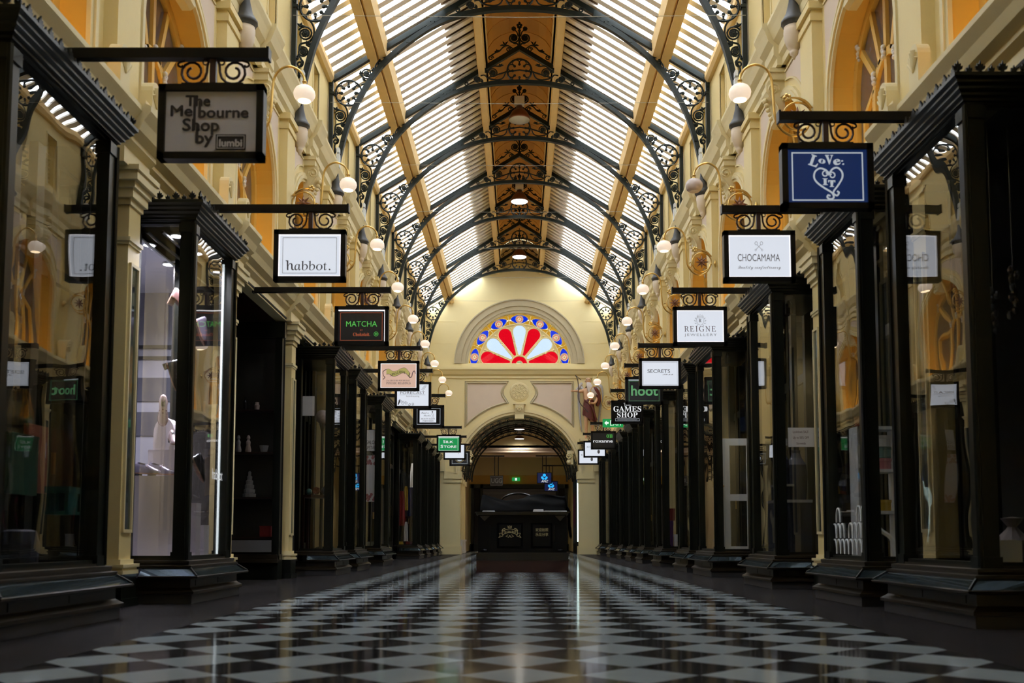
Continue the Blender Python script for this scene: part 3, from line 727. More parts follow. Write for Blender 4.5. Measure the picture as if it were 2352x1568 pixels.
# ================================================================ globe wall lamps (arm reaches +x, wall at x = 0)
def make_lamp():
    t = thing('wall_lamp', '', 'lamp')
    gx = 1.6          # globe distance from the wall; modelled from the globe (gx,0)
    P = lambda dx, dz: (gx-dx, 0, dz)
    arm = MB().tube(smooth_path([P(0, .26), P(.03, .40), P(.14, .53), P(.33, .60), P(.52, .53), P(.64, .36), P(.68, .1), P(.70, -.3), P(.74, -.61), P(.88, -.82), P(1.1, -.93), P(1.3, -.86), P(1.42, -.7), P(1.46, -.58)], 5), .028, 6)
    arm.build('swan_neck_arm', 'brass', t, smooth=True)
    ringm = MB().tube([P(1.19+.30*math.cos(2*PI*i/22), -.51+.30*math.sin(2*PI*i/22)) for i in range(22)], .024, 5, closed=True)
    ringm.tube([P(.74, -.61), P(.82, -.68), P(.9, -.6), P(.84, -.52), P(.78, -.55)], .02, 5).tube([P(1.46, -.58), P(1.62, -.58)], .03, 6)
    ringm.build('scroll_ring', 'brass', t, smooth=True)
    st = MB()
    for i in range(8):
        a = 2*PI*i/8; st.tube([P(1.19, -.51), P(1.19+.1*math.cos(a), -.51+.1*math.sin(a)), P(1.19+.21*math.cos(a), -.51+.21*math.sin(a))], [.02, .035, .006], 5)
    st.ball(P(1.19, -.51), .06, 6); st.build('star_flower', 'copper', t)
    lf = MB().tube(smooth_path([P(1.46, -.33), P(1.36, -.2), P(1.2, -.12), P(1.02, -.11)], 4), [.045, .045, .04, .04, .035, .035, .03, .03, .025, .02, .02, .02, .02], 5)
    for i in range(5):
        a = 2*PI*i/5; lf.ball((gx-.98+.055*math.cos(a), 0, -.11+.055*math.sin(a)), .04, 5)
    lf.tube(smooth_path([P(1.46, -.33), P(1.56, -.28), P(1.6, -.15)], 4), .015, 5)
    lf.build('leaf_branch', 'brass', t)
    MB().lathe([(.13, 0), (.15, .03), (.08, .06), (.05, .1)], (-.02, 0, -.58), 12, 'x').build('wall_rose', 'brass', t, smooth=True)
    MB().lathe([(.04, .28), (.055, .25), (.035, .24), (.05, .18), (.07, .17), (.07, .15)], (gx, 0, 0), 10).build('collar', 'brass', t, smooth=True)
    gb = MB().lathe([(.05, .17), (.12, .155), (.18, .115), (.22, .05), (.232, -.01), (.22, -.07), (.19, -.12), (.15, -.155), (.08, -.165), (.001, -.165)], (gx, 0, 0), 20).build('globe', 'globe', t, smooth=True)
    MB().lathe([(.001, -.166), (.135, -.162), (.135, -.170), (.001, -.174)], (gx, 0, 0), 14).build('bulb_glow', 'glow_warm', gb)
    return t
lamp0 = make_lamp(); lamp0['group'] = 'globe lamps along both walls'
first = True
for sg in (-1, 1):
    for i in range(9):
        k = 4+i; y = YK(k)+(.15 if sg < 0 else -.35)
        loc = (sg*6.18, y, 10.46 if sg < 0 else 10.25); rz = 0 if sg < 0 else PI
        side = 'left' if sg < 0 else 'right'
        if sg > 0 and i == 1: lab = 'unlit globe lamp on brass swan-neck arm, second along the right wall'
        elif i == 8: lab = 'lit globe lamp on brass arm, farthest along the %s wall' % side
        elif i == 0: lab = 'lit globe lamp on brass swan-neck arm, nearest on the %s wall' % side
        else: lab = 'lit globe lamp on brass swan-neck arm, %s along the %s wall' % (ORD[i], side)
        if first: lamp0.location = [c*U for c in loc]; lamp0['label'] = lab; L = lamp0; first = False
        else: L = dup(lamp0, loc, lab, rz)
        if sg > 0 and i == 1:
            for c in list(COL.objects):
                if c.parent and (c.parent == L or c.parent.parent == L) and c.name.split('.')[0] in ('globe', 'bulb_glow'):
                    c.data = c.data.copy(); c.data.materials[0] = M['globe_off']

# ================================================================ ridge pendant lamps
def make_pendant(on):
    t = thing('pendant_lamp', '', 'lamp')
    sh = MB().lathe([(.47, 0), (.48, .03), (.44, .16), (.34, .34), (.22, .46), (.14, .50), (.14, .62), (.001, .62)], n=24).build('shade', 'copper', t, smooth=True)
    MB().lathe([(.001, -.03), (.25, -.025), (.45, .0), (.45, .02), (.001, .02)], n=24).build('lens', 'lamp_lens' if on else 'lens_off', sh, smooth=True)
    MB().box(-.22, .22, -.16, .16, .66, 1.02).build('gear_box', 'paper', t)
    MB().tube([(0, 0, 1.0), (0, 0, 1.9)], .02, 5).build('hanging_rod', 'iron_black', t)
    return t
for k, on, lab in ((41.3, False, 'unlit brown dome pendant lamp under the ridge, nearest the camera'), (51.6, True, 'lit brown dome pendant lamp under the ridge, middle one of three'), (62.0, True, 'lit brown dome pendant lamp under the ridge, closest to the end wall')):
    t = make_pendant(on); t.location = (0, k*U, 19.15*U); t['label'] = lab; t['group'] = 'dome pendant lamps under the ridge'

# amber strip lights lying on the ledge of each arched window
for sg in (-1, 1):
    side = 'left' if sg < 0 else 'right'
    for i, k in enumerate(range(2, 12)):
        yc = (YK(k)+YK(k+1))/2
        t = thing('strip_light', 'amber strip light on the ledge of the %s arched window from the camera, %s wall' % (ORD[i], side), 'light', (sg*6.55, yc, 7.6), 0, 'amber strip lights on the window ledges')
        MB().box(-.05, .05, -1.2, 1.2, 0, .05).build('housing', 'white_paint', t); MB().box(-.035, .035, -1.15, 1.15, .052, .075).build('tube', 'led_amber', t)
# ================================================================ bay shopfronts (local: wall plane x=0, front towards +x, y along the nave)
def make_shop(y0, y1, sg, label, name='bay_shopfront', xf=5.25):
    Lh = (y1-y0)/2; Dp = XW-xf
    t = thing(name, label, 'shopfront', (sg*XW, (y0+y1)/2, 0), 0 if sg < 0 else PI, 'black bay shopfronts')
    def loft(prof, xs=0.0):
        mb = MB()
        V = []
        for off, z in prof: V += [(xs, -Lh-off, z), (Dp+off, -Lh-off, z), (Dp+off, Lh+off, z), (xs, Lh+off, z)]
        F = []
        for i in range(len(prof)-1):
            for k in range(3): F.append((4*i+k, 4*i+k+1, 4*i+k+5, 4*i+k+4))
        return mb.add(V, F)
    loft([(.15, 0), (.15, .14)], .02).build('stone_plinth', 'bluestone', t)
    b = loft([(.15, .14), (.19, .15), (.19, .19), (.13, .23), (.11, .25), (.11, .38), (.2, .40)], .05)
    for yy in (-Lh*.5, Lh*.5): b.box(Dp+.11, Dp+.118, yy-Lh*.38, yy+Lh*.38, .27, .36)
    b.build('base_panelling', 'shop_brown', t)
    loft([(.2, .40), (.27, .40), (.28, .425), (.25, .435)], .4).build('skirt_lip', 'shop_brown', t)
    sk = loft([(.25, .432), (.10, .555)], .4).build('sloping_glass_skirt', 'mirror_pane', t)
    mt = MB()
    for sy in (-1, 1):
        mt.tube([(Dp+.26, sy*(Lh+.26), .435), (Dp+.10, sy*(Lh+.10), .56)], .018, 4)
    mt.build('skirt_mitre', 'shop_black', sk)
    loft([(.11, .545), (.12, .56), (.12, .59), (.06, .60), (.07, .63), (.07, .66), (0, .67), (0, .70)], .05).build('sill', 'shop_brown', t)
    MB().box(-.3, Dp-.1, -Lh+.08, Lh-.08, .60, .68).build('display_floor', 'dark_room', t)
    for x in (.06, Dp-.12):
        for sy in (-1, 1):
            y = sy*(Lh-.11)
            p = MB().box(x-.11, x+.11, y-.10, y+.10, .66, 6.15) if x > .1 else MB().box(x-.06, x+.06, y-.1, y+.1, .66, 6.15)
            if x > .1: p.tube([(x+.115, y+sy*.105, .68), (x+.115, y+sy*.105, 6.1)], .035, 6).box(x-.13, x+.13, y-.12, y+.12, 5.95, 6.1).box(x-.13, x+.13, y-.12, y+.12, .66, .8)
            p.build('corner_post' if x > .1 else 'wall_post', 'shop_black', t)
    MB().box(Dp-.10, Dp-.09, -Lh+.2, Lh-.2, .70, 6.12).build('front_pane', 'pane', t)
    for sy in (-1, 1):
        MB().box(.12, Dp-.22, sy*(Lh-.09)-.005, sy*(Lh-.09)+.005, .70, 6.12).build('side_pane', 'pane', t)
    MB().box(Dp-.14, Dp-.05, -Lh+.2, Lh-.2, .66, .74).build('bottom_rail', 'shop_black', t); MB().box(Dp-.14, Dp-.05, -Lh+.2, Lh-.2, 6.10, 6.18).build('top_rail', 'shop_black', t)
    for sy in (-1, 1):
        for z0, z1 in ((.66, .74), (6.10, 6.18)): MB().box(.1, Dp-.2, sy*(Lh-.09)-.04, sy*(Lh-.09)+.04, z0, z1).build('side_rail', 'shop_black', t)
    cn = loft([(-.06, 6.12), (0, 6.13), (.0, 6.14), (.03, 6.15), (.03, 6.18), (.07, 6.2), (.07, 6.23), (.11, 6.26), (.11, 6.29), (.15, 6.32), (.15, 6.35), (.19, 6.38), (.19, 6.42), (.14, 6.44)], .05).quad((.05, -Lh-.14, 6.43), (Dp+.14, -Lh-.14, 6.43), (Dp+.14, Lh+.14, 6.43), (.05, Lh+.14, 6.43)).quad((-.2, -Lh+.1, 6.1), (Dp-.1, -Lh+.1, 6.1), (Dp-.1, Lh-.1, 6.1), (-.2, Lh-.1, 6.1)); cn = cn.build('cornice', 'shop_black', t)
    # cresting of alternating leaf finials
    cr = MB()
    tall = [(-.012, 0), (-.02, .03), (-.05, .045), (-.06, .085), (-.035, .075), (-.035, .115), (-.015, .10), (0, .15), (.015, .10), (.035, .115), (.035, .075), (.06, .085), (.05, .045), (.02, .03), (.012, 0)]
    short = [(-.01, 0), (-.035, .025), (-.035, .06), (-.015, .05), (0, .095), (.015, .05), (.035, .06), (.035, .025), (.01, 0)]
    segs = [((.25, -Lh-.12), (Dp+.12, -Lh-.12)), ((Dp+.12, -Lh-.12), (Dp+.12, Lh+.12)), ((Dp+.12, Lh+.12), (.25, Lh+.12))]
    for a, bb in segs:
        a, bb = Vector(a), Vector(bb); Ls = (bb-a).length; nn = max(4, int(Ls/.115)); d = (bb-a).normalized(); nm = Vector((-d.y, d.x))
        cr.box(min(a.x, bb.x)-.02, max(a.x, bb.x)+.02, min(a.y, bb.y)-.02, max(a.y, bb.y)+.02, 6.42, 6.45)
        for i in range(nn+1):
            c = a+d*Ls*i/nn; pf = tall if i % 2 == 0 else short
            o = len(cr.v); n = len(pf)
            V = [(c.x+d.x*u+nm.x*h, c.y+d.y*u+nm.y*h, 6.44+v) for h in (-.012, .012) for u, v in pf]
            cr.add(V, [tuple(range(n)), tuple(range(2*n-1, n-1, -1))]+[(i2, (i2+1) % n, n+(i2+1) % n, n+i2) for i2 in range(n)])
    cr.build('cresting', 'iron_black', cn)
    return t
LS = [(9.75, 12.45), (15.5, 17.8), (27.5, 29.6), (31.15, 33.35), (37.0, 39.5), (50.3, 52.4), (54.4, 56.3), (58.6, 60.4), (62.4, 64.3)]
RS = [(11.2, 13.65), (14.85, 16.85), (20.05, 22.2), (26.3, 28.8), (30.15, 32.4), (35.75, 37.7), (41.0, 43.0), (45.2, 47.2), (49.5, 51.5), (55.5, 57.4), (62.2, 64.3)]
LL = ['black bay shopfront at the left edge under the grey unlit sign', 'black bay shopfront with brightly lit white interior and shoes', 'black bay shopfront right behind the cream pilaster, mottled ball inside, under the peach sign',
      'black bay shopfront just past the one under the peach sign, left side', 'black bay shopfront with upright white notice, before the silk clothes window', 'black bay shopfront with red, yellow and blue clothes inside',
      'narrow black bay shopfront just past the clothes window', 'narrow black bay shopfront second past the clothes window', 'black bay shopfront against the left end pier']
RL = ['black bay shopfront at the right edge under the navy heart sign', 'black bay shopfront with white looped decal and tiered boxes', 'black bay shopfront with sale notice and dark navy display busts', 'black bay shopfront with white framed cabinet door inside',
      'black bay shopfront just past the white cabinet door', 'black bay shopfront with red and purple goods below the large green-lettered sign', 'black bay shopfront under the two-line white serif sign', 'black bay shopfront sixth from the right end pier row, behind the serif sign',
      'narrow black bay shopfront under the black sign with green leaf', 'narrow black bay shopfront next to last on the right', 'black bay shopfront against the right end pier']
RL[7] = 'narrow black bay shopfront third before the right end pier'; RL[7] = 'black bay shopfront fourth from the right end pier'; RL[8] = 'black bay shopfront third from the right end pier'; RL[9] = 'black bay shopfront second from the right end pier'
for (a, b), l in zip(LS, LL): make_shop(a, b, -1, l)
for (a, b), l in zip(RS, RL): make_shop(a, b, 1, l)

# dark timber doors between the bays
dn = 0
for sg, S_, skip in ((-1, LS, {1}), (1, RS, set())):
    for i in range(len(S_)-1):
        a, b = S_[i][1]-.1, S_[i+1][0]+.1
        if i in skip: continue
        dn += 1; d = struct('door_%d' % dn); x = XW+.25
        m = MB(); ww = b-a
        m.box(x-.04, x+.06, a, b, 0, .9).box(x-.04, x+.06, a, b, 4.6, 4.8).box(x-.04, x+.06, a, b, 6.3, 6.66)
        for yy in (a, a+ww*.32, a+ww*.68, b): m.box(x-.06, x+.08, yy-.09, yy+.09, 0, 6.6)
        m.build('frame', 'shop_black', d, mirror=sg < 0)
        MB().box(x, x+.01, a, b, .9, 6.3).build('pane', 'pane', d, mirror=sg < 0)
        MB().box(x-.1, x-.06, a+ww*.36, a+ww*.38, 1.9, 2.2).build('handle', 'brass', d, mirror=sg < 0)

# ================================================================ lower pilasters
def make_pilaster():
    t = thing('pilaster', '', 'pilaster')
    MB().box(-.42, 0, -.28, .28, 0, .48).box(-.45, 0, -.31, .31, .0, .12).build('plinth', 'shop_black', t)
    MB().box(-.44, 0, -.30, .30, .48, .54).box(-.42, 0, -.28, .28, .54, .58).box(-.45, 0, -.31, .31, .58, .63).box(-.38, 0, -.25, .25, .63, .70).build('base', 'cream_stone', t)
    MB().box(-.34, 0, -.22, .22, .68, 6.12).build('shaft', 'cream', t)
    MB().box(-.38, 0, -.26, .26, 5.52, 5.58).box(-.36, 0, -.24, .24, 5.47, 5.52).build('necking_band', 'cream_stone', t)
    MB().box(-.37, 0, -.25, .25, 6.08, 6.18).box(-.42, 0, -.30, .30, 6.18, 6.32).box(-.46, 0, -.34, .34, 6.32, 6.42).box(-.52, 0, -.40, .40, 6.42, 6.56).box(-.55, 0, -.43, .43, 6.56, 6.64).build('capital', 'cream_stone', t)
    f = MB()
    for y0, y1, z0, z1 in ((-.17, -.13, 1.1, 5.2), (.13, .17, 1.1, 5.2), (-.17, .17, 1.1, 1.15), (-.17, .17, 5.15, 5.2)): f.box(-.38, -.33, y0, y1, z0, z1)
    f = f.build('panel_frame', 'cream_stone', t); MB().box(-.35, -.335, -.13, .13, 1.15, 5.15).build('mirror_panel', 'mirror_pane', f)
    return t
pl0 = make_pilaster(); pl0['group'] = 'cream pilasters between the shopfronts'
PL = [(-1, 14.8, 'cream pilaster with moulded capital beside the lit white shoe window'), (-1, 20.05, 'cream pilaster half hidden behind the far corner of the shoe window'), (-1, 25.5, 'cream pilaster with narrow mirror panel below the dark sign with green capitals'),
      (-1, 30.35, 'cream pilaster squeezed between the two bays under the peach sign, left'), (-1, 36.0, 'cream pilaster on the left before the bay with white notice'), (-1, 44.5, 'cream pilaster on the left just before the clothes window'),
      (1, 14.25, 'cream pilaster seen through the nearest right shop window'), (1, 19.32, 'slim cream pilaster between the looped decal window and the sale notice window'), (1, 24.6, 'cream pilaster on the right just before the white cabinet door'),
      (1, 29.45, 'cream pilaster on the right just past the white cabinet door'), (1, 34.3, 'cream pilaster on the right before the window with purple goods'), (1, 39.6, 'cream pilaster on the right behind the window with purple goods')]
for i, (sg, y, lab) in enumerate(PL):
    # modelled with the nave towards -x: right wall as built, left wall turned round
    loc = (sg*(XW-.02), y, 0)
    if i == 0: pl0.location = [c*U for c in loc]; pl0.rotation_euler = (0, 0, PI); pl0['label'] = lab
    else: dup(pl0, loc, lab, PI if sg < 0 else 0)

# ================================================================ hanging signs
mat('face_grey', (.58, .57, .64), .4)
lit('face_white', (.66, .70, .78), 1.0); lit('face_edge', (1, .97, 1), 1.3); lit('face_peach', (.70, .46, .36), .85); lit('face_navy', (.004, .02, .095), .75); lit('face_green', (.005, .27, .07), .9)
mat('face_dark', (.028, .028, .032), .3); mat('ink', (.02, .014, .014), .6); mat('ink_grey', (.22, .20, .22), .6); mat('ink_pale', (.42, .43, .47), .6); mat('ink_red', (.10, .012, .02), .6)
lit('txt_green', (.10, .55, .09), .75); lit('txt_orange', (.45, .10, .04), .75); lit('txt_white', (.80, .82, .84), .85); lit('txt_hoot', (.12, .36, .15), .75); mat('txt_dim', (.16, .16, .17), .5); lit('txt_pale', (.50, .55, .60), .75); lit('anz_blue', (.02, .42, .9), 1.1); lit('ribbon_yellow', (.50, .44, .14), .7); mat('ribbon_mauve', (.25, .14, .20), .5); lit('exit_green', (.01, .30, .07), .9); lit('exit_white', (.75, .9, .8), 1.0)
def make_sign(label, x, y, px0, px1, face, z=5.815, edge=True, edge_sides='tblr', w=1.22, h=.89, name='hanging_sign', foot=True):
    t = thing(name, label, 'sign', (x, y, z), 0, 'hanging shop signs')
    zp = .83
    MB().box(px0, px1, -.055, .055, zp-.06, zp+.06).box(px0-.01, px0+.02, -.07, .07, zp-.075, zp+.075).box(px1-.02, px1+.01, -.065, .065, zp-.07, zp+.07).build('pole', 'sign_black', t)
    if foot: fx = (px0+.03) if x < 0 else (px1-.13); MB().box(fx, fx+.1, -.05, .05, .622, zp-.055).build('mounting_foot', 'sign_black', t)
    s = MB().box(-.035, .035, -.03, .03, .47, zp-.05)
    for q in (-1, 1):
        s.tube(spiral(q*.24, .62, .165, .05, (PI if q > 0 else 0), q*1.7, 22), .016, 5)
        s.tube(smooth_path([(q*.075, 0, .62), (q*.07, 0, .70), (q*.05, 0, .76)], 4), .016, 5)
        s.tube(smooth_path([(q*.33, 0, .755), (q*.40, 0, .735), (q*.415, 0, .70), (q*.38, 0, .68), (q*.36, 0, .70)], 4), .013, 5); s.tube(arc(q*.095, .735, .03, 0, 360, 10)[:-1], .010, 4, closed=True)
    s.build('scroll_bracket', 'maroon_iron', t)
    MB().box(-.36, .36, -.04, .04, .44, .475).build('fixing_plate', 'sign_black', t)
    f = MB(); bw = .082; W, H = w/2, h/2
    f.box(-W, W, -.075, .075, H-bw, H).box(-W, W, -.075, .075, -H, -H+bw).box(-W, -W+bw, -.075, .075, -H, H).box(W-bw, W, -.075, .075, -H, H)
    f.build('frame', 'sign_black', t)
    fp = MB().box(-W+bw-.01, W-bw+.01, -.045, .045, -H+bw-.01, H-bw+.01).build('face_panel', face, t)
    if edge:
        e = MB(); a, b = W-bw, H-bw; k = .014; yy = -.05
        if 't' in edge_sides: e.box(-a, a, yy, -.045, b-k, b)
        if 'b' in edge_sides: e.box(-a, a, yy, -.045, -b, -b+k)
        if 'l' in edge_sides: e.box(-a, -a+k, yy, -.045, -b, b)
        if 'r' in edge_sides: e.box(a-k, a, yy, -.045, -b, b)
        e.build('edge_glow', 'face_edge', fp)
    return fp
FY = -.052
def frame_line(mb, a, b, c, d, w, y=FY): return mb.box(a, b, y-.002, y+.002, d-w, d).box(a, b, y-.002, y+.002, c, c+w).box(a, a+w, y-.002, y+.002, c, d).box(b-w, b, y-.002, y+.002, c, d)
def stroke(mb, pts, r, y=FY): return mb.tube([(p[0], y, p[1]) if len(p) == 2 else (p[0], y, p[2]) for p in pts], r, 4, flat=.15, up=(0, 1, 0))
LX, RX = -3.57, 4.10
LP0, LP1 = -1.75, .645; RP0, RP1 = -.625, 1.2
# 1 left
s = make_sign('unlit grey hanging sign with stacked black lettering and small dark logo box', LX, 11.05, LP0, LP1, 'face_grey', edge=False)
for tx, a, b, z, h in (('The', -.295, -.015, .19, .125), ('Me', -.465, -.22, .068, .128), ('bourne', -.145, .43, .05, .128), ('S', -.325, -.235, -.105, .143), ('hop', -.213, .092, -.108, .143), ('by', -.17, .025, -.255, .135)): text(tx, a, b, z, h, 'ink', s, FY, fat=.006)
st = MB(); st.box(-.207, -.177, FY-.001, FY+.001, -.1, .315).box(-.147, -.117, FY-.001, FY+.001, .06, .25).box(-.17, -.14, FY-.001, FY+.001, -.25, -.03); st.build('long_letter_stems', 'ink', s)
lg = MB().box(.06, .41, FY-.002, FY+.001, -.335, -.15); lg.build('logo_box', 'ink', s)
lm = frame_line(MB(), .075, .395, -.32, -.165, .008, FY-.004); lm.build('logo_border', 'face_grey', s); text('lumbi', .105, .365, -.295, .085, 'face_grey', s, FY-.004, fat=.005, name='logo_lettering')
# 2 left
s = make_sign('lit white hanging sign with thin inner border and one lowercase serif word', LX, 16.4, LP0, LP1, 'face_white')
frame_line(MB(), -.46, .46, -.31, .31, .006).build('border_line', 'ink_grey', s)
text(ital('habbot.'), -.38, .36, -.255, .155, 'ink', s, FY, slant=-.26)
# 3 left
s = make_sign('dark grey hanging sign with green capitals, orange border and round arrow mark', LX, 21.9, -2.48, LP1, 'face_dark', edge_sides='tr', foot=False)
MB().box(-.52, .52, -.056, -.05, .335, .362).build('tube_glow', 'face_edge', s)
frame_line(MB(), -.48, .47, -.34, .30, .007).build('border_line', 'txt_orange', s)
text('MATCHA', -.35, .35, -.02, .125, 'txt_green', s, FY); text('BY', -.03, .03, -.12, .035, 'txt_orange', s, FY); text(serif('Chokolait.'), -.19, .19, -.235, .075, 'txt_orange', s, FY)
ck = MB(); stroke(ck, arc(.33, -.19, .048, 0, 360, 16), .006); ck.add([(.30, FY, -.19), (.33, FY, -.165), (.33, FY, -.18), (.36, FY, -.18), (.36, FY, -.2), (.33, FY, -.2), (.33, FY, -.215)], [tuple(range(7))]); ck.build('arrow_mark', 'txt_green', s)
# 4 left
s = make_sign('peach hanging sign with a painted yellow ribbon banner and grey lettering', LX, 28.7, LP0, LP1, 'face_peach')
def band(top, m, par, nm, y):
    mb = MB(); n = len(top)
    for i in range(n-1): mb.quad((top[i][0], y, top[i][1]), (top[i+1][0], y, top[i+1][1]), (top[i+1][0], y, top[i+1][1]-top[i+1][2]), (top[i][0], y, top[i][1]-top[i][2]))
    return mb.build(nm, m, par)
tp = [(x, z, w_) for x, z, w_ in [(p[0], p[2], .15) for p in smooth_path([(-.36, 0, .19), (-.28, 0, .20), (-.16, 0, .13), (-.03, 0, .16), (.08, 0, .22), (.2, 0, .23), (.28, 0, .15), (.34, 0, .08)], 4)]]
band(tp, 'ribbon_yellow', s, 'ribbon_banner', FY)
rm_ = MB(); stroke(rm_, [(p[0], p[1]) for p in tp], .006, FY-.002); stroke(rm_, [(p[0], p[1]-p[2]) for p in tp], .009, FY-.002)
stroke(rm_, [(p[0], p[2]) for p in smooth_path([(-.36, 0, .19), (-.46, 0, .12), (-.44, 0, .0), (-.40, 0, -.05), (-.46, 0, -.11)], 4)], .014, FY-.002); stroke(rm_, [(p[0], p[2]) for p in smooth_path([(.34, 0, .08), (.30, 0, -.02), (.38, 0, -.04), (.42, 0, .1), (.47, 0, .14), (.5, 0, .06)], 4)], .016, FY-.002)
rm_.build('ribbon_outline', 'ribbon_mauve', s)
o = text(serif('SPELLBOX'), -.25, .20, .03, .075, 'ink', s, FY-.004)
for v in o.data.vertices: v.co.z += .05*U*math.sin((v.co.x/U+.1)*9)
text(serif('21st CENTURY WITCHCRAFT'), -.36, .34, -.165, .045, 'ink_grey', s, FY); text(serif('PSYCHIC READINGS'), -.36, .36, -.255, .07, 'ink_grey', s, FY)
# 5 left
s = make_sign('lit white hanging sign with black floral corner scrolls, behind the peach one', LX, 32.6, LP0, LP1, 'face_white', edge=False)
text('FORECAST', -.42, .40, .035, .09, 'ink_grey', s, FY); text('hairdressing', -.22, .22, -.06, .05, 'ink_pale', s, FY)
fl = MB().box(-.45, .42, FY-.001, FY+.001, .01, .015)
for i in range(5): stroke(fl, spiral(-.44+.11*i, -.22-.03*(i % 2)-.02*i, .07-.006*i, .015, i, 1.3, 12), .007)
for q in range(3): stroke(fl, [(.40+.03*q, .33), (.28+.03*q, .18-.02*q)], .005)
for i in range(14): fl.box(-.5+.004*i, -.497+.012*(i % 3)-.0+.004*i, FY-.001, FY+.001, -.34+.01*i, -.3+.012*i)
fl.build('floral_corner', 'ink', s)
# 6 left
s = make_sign('black hanging sign with silver border and small white card in script', LX, 38.3, LP0, LP1, 'sign_black', edge=False)
frame_line(MB(), -.46, .46, -.32, .32, .014).build('border_line', 'txt_pale', s); MB().box(-.35, .30, FY-.004, FY+.001, -.24, .24).build('card', 'face_white', s)
text(script('Paint n'), -.29, .0, .11, .075, 'ink', s, FY-.006); text(script('Powder'), -.19, .09, .005, .07, 'ink', s, FY-.006); text(serif('BEAUTY SALON'), -.29, .25, -.12, .05, 'ink_grey', s, FY-.006); text(serif('PERFUMERY'), -.23, .20, -.205, .05, 'ink_grey', s, FY-.006)
fg = MB(); fg.ball((.15, FY-.006, .18), .028, 6, sy=.1); stroke(fg, [(.15, .15), (.11, .09), (.17, .02), (.12, -.05), (.2, -.06), (.19, .08), (.15, .15)], .006, FY-.006); fg.build('figure_mark', 'ink_grey', s)
# 7 left
s = make_sign('green hanging sign with white capitals on two lines', LX, 49.3, LP0, LP1, 'face_green', edge=False)
MB().box(-.52, .52, -.056, -.05, .318, .362).build('tube_glow', 'face_edge', s); frame_line(MB(), -.50, .47, -.35, .29, .012).build('border_line', 'txt_white', s)
for big, sm, z in (('S', 'ILK', .03), ('S', 'TORE', -.21)):
    text(big, -.28 if sm == 'ILK' else -.41, -.17 if sm == 'ILK' else -.28, z, .145, 'txt_white', s, FY, bold=.02); text(sm, -.14 if sm == 'ILK' else -.25, .24 if sm == 'ILK' else .39, z, .115, 'txt_white', s, FY, bold=.02)
# 8, 9 left
s = make_sign('plain white hanging sign peeping out below the green sign', LX, 53.8, LP0, LP1, 'face_white', edge=False)
MB().ball((.22, FY, -.1), .02, 6, sy=.1).build('small_mark', 'ink_pale', s)
s = make_sign('dark hanging sign with round gold emblem, farthest on the left', LX, 58.4, LP0, LP1, 'face_dark', edge=False)
frame_line(MB(), -.46, .46, -.32, .32, .016).build('border_line', 'txt_pale', s)
gm = MB(); stroke(gm, arc(0, .03, .26, 0, 360, 24), .03); gm.build('emblem_ring', 'gold_paint', s); MB().lathe([(.001, 0), (.2, 0), (.2, .004), (.001, .004)], (0, FY-.004, .03), 16, 'y').build('emblem', 'txt_pale', s)
# right 1
s = make_sign('navy blue hanging sign with white heart emblem and thin white border', RX, 12.75, RP0, RP1+.25, 'face_navy', edge=False)
frame_line(MB(), -.475, .475, -.335, .325, .016).build('border_line', 'txt_pale', s)
for tx, a, b, z, h, ro_ in (('L', -.235, -.11, .135, .15, .35), ('o', -.115, -.02, .175, .085, .25), ('V', -.03, .08, .165, .125, .0), ('e', .075, .175, .155, .11, -.2), (':', .185, .215, .155, .09, -.3)):
    m = text_mb(serif(tx), a, b, z, h, FY, bold=.02); c = Vector(((a+b)/2, FY, z+h/2))
    m.xf(Matrix.Translation(c) @ Matrix.Rotation(-ro_ if False else ro_, 4, 'Y') @ Matrix.Translation(-c)); m.build('lettering', 'txt_pale', s)
hp = MB()
stroke(hp, [(p[0], p[2]) for p in smooth_path([(.02, 0, .02), (-.02, 0, .08), (-.10, 0, .105), (-.165, 0, .06), (-.18, 0, -.02), (-.14, 0, -.09), (-.05, 0, -.16), (.05, 0, -.225), (.075, 0, -.29), (.03, 0, -.315), (-.01, 0, -.29), (.0, 0, -.26), (.03, 0, -.27)], 5)], .016)
stroke(hp, [(p[0], p[2]) for p in smooth_path([(.02, 0, .02), (.06, 0, .09), (.13, 0, .115), (.19, 0, .06), (.195, 0, -.02), (.14, 0, -.12), (.08, 0, -.2), (.075, 0, -.24), (.12, 0, -.265), (.145, 0, -.225), (.12, 0, -.205)], 5)], .016)
stroke(hp, spiral(-.03, .03, .05, .02, 0, 1.2, 12), .012); stroke(hp, spiral(.06, .01, .05, .02, PI, -1.2, 12), .012); hp.build('heart_emblem', 'txt_pale', s)
text(serif('I'), -.07, .0, -.12, .09, 'txt_pale', s, FY, bold=.02); text(serif('T'), .005, .10, -.145, .09, 'txt_pale', s, FY, bold=.02)
# right 2
s = make_sign('lit white hanging sign with crossed spoons above grey capitals', RX, 16.45, RP0, RP1, 'face_white')
text('CHOCAMAMA', -.375, .345, -.085, .125, 'ink_grey', s, FY); text(script('Quality confectionery'), -.375, .36, -.215, .055, 'ink_grey', s, FY)
cs = MB()
for q in (-1, 1):
    stroke(cs, [(q*.05-.01, .115), (-q*.03-.01, .20)], .004); stroke(cs, [(-q*.045-.01+.022*math.cos(t), .225+.03*math.sin(t)) for t in [2*PI*i/12 for i in range(13)]], .004); stroke(cs, [(q*.055-.01+.014*math.cos(t), .108+.016*math.sin(t)) for t in [2*PI*i/10 for i in range(11)]], .003)
cs.build('spoon_mark', 'ink_grey', s)
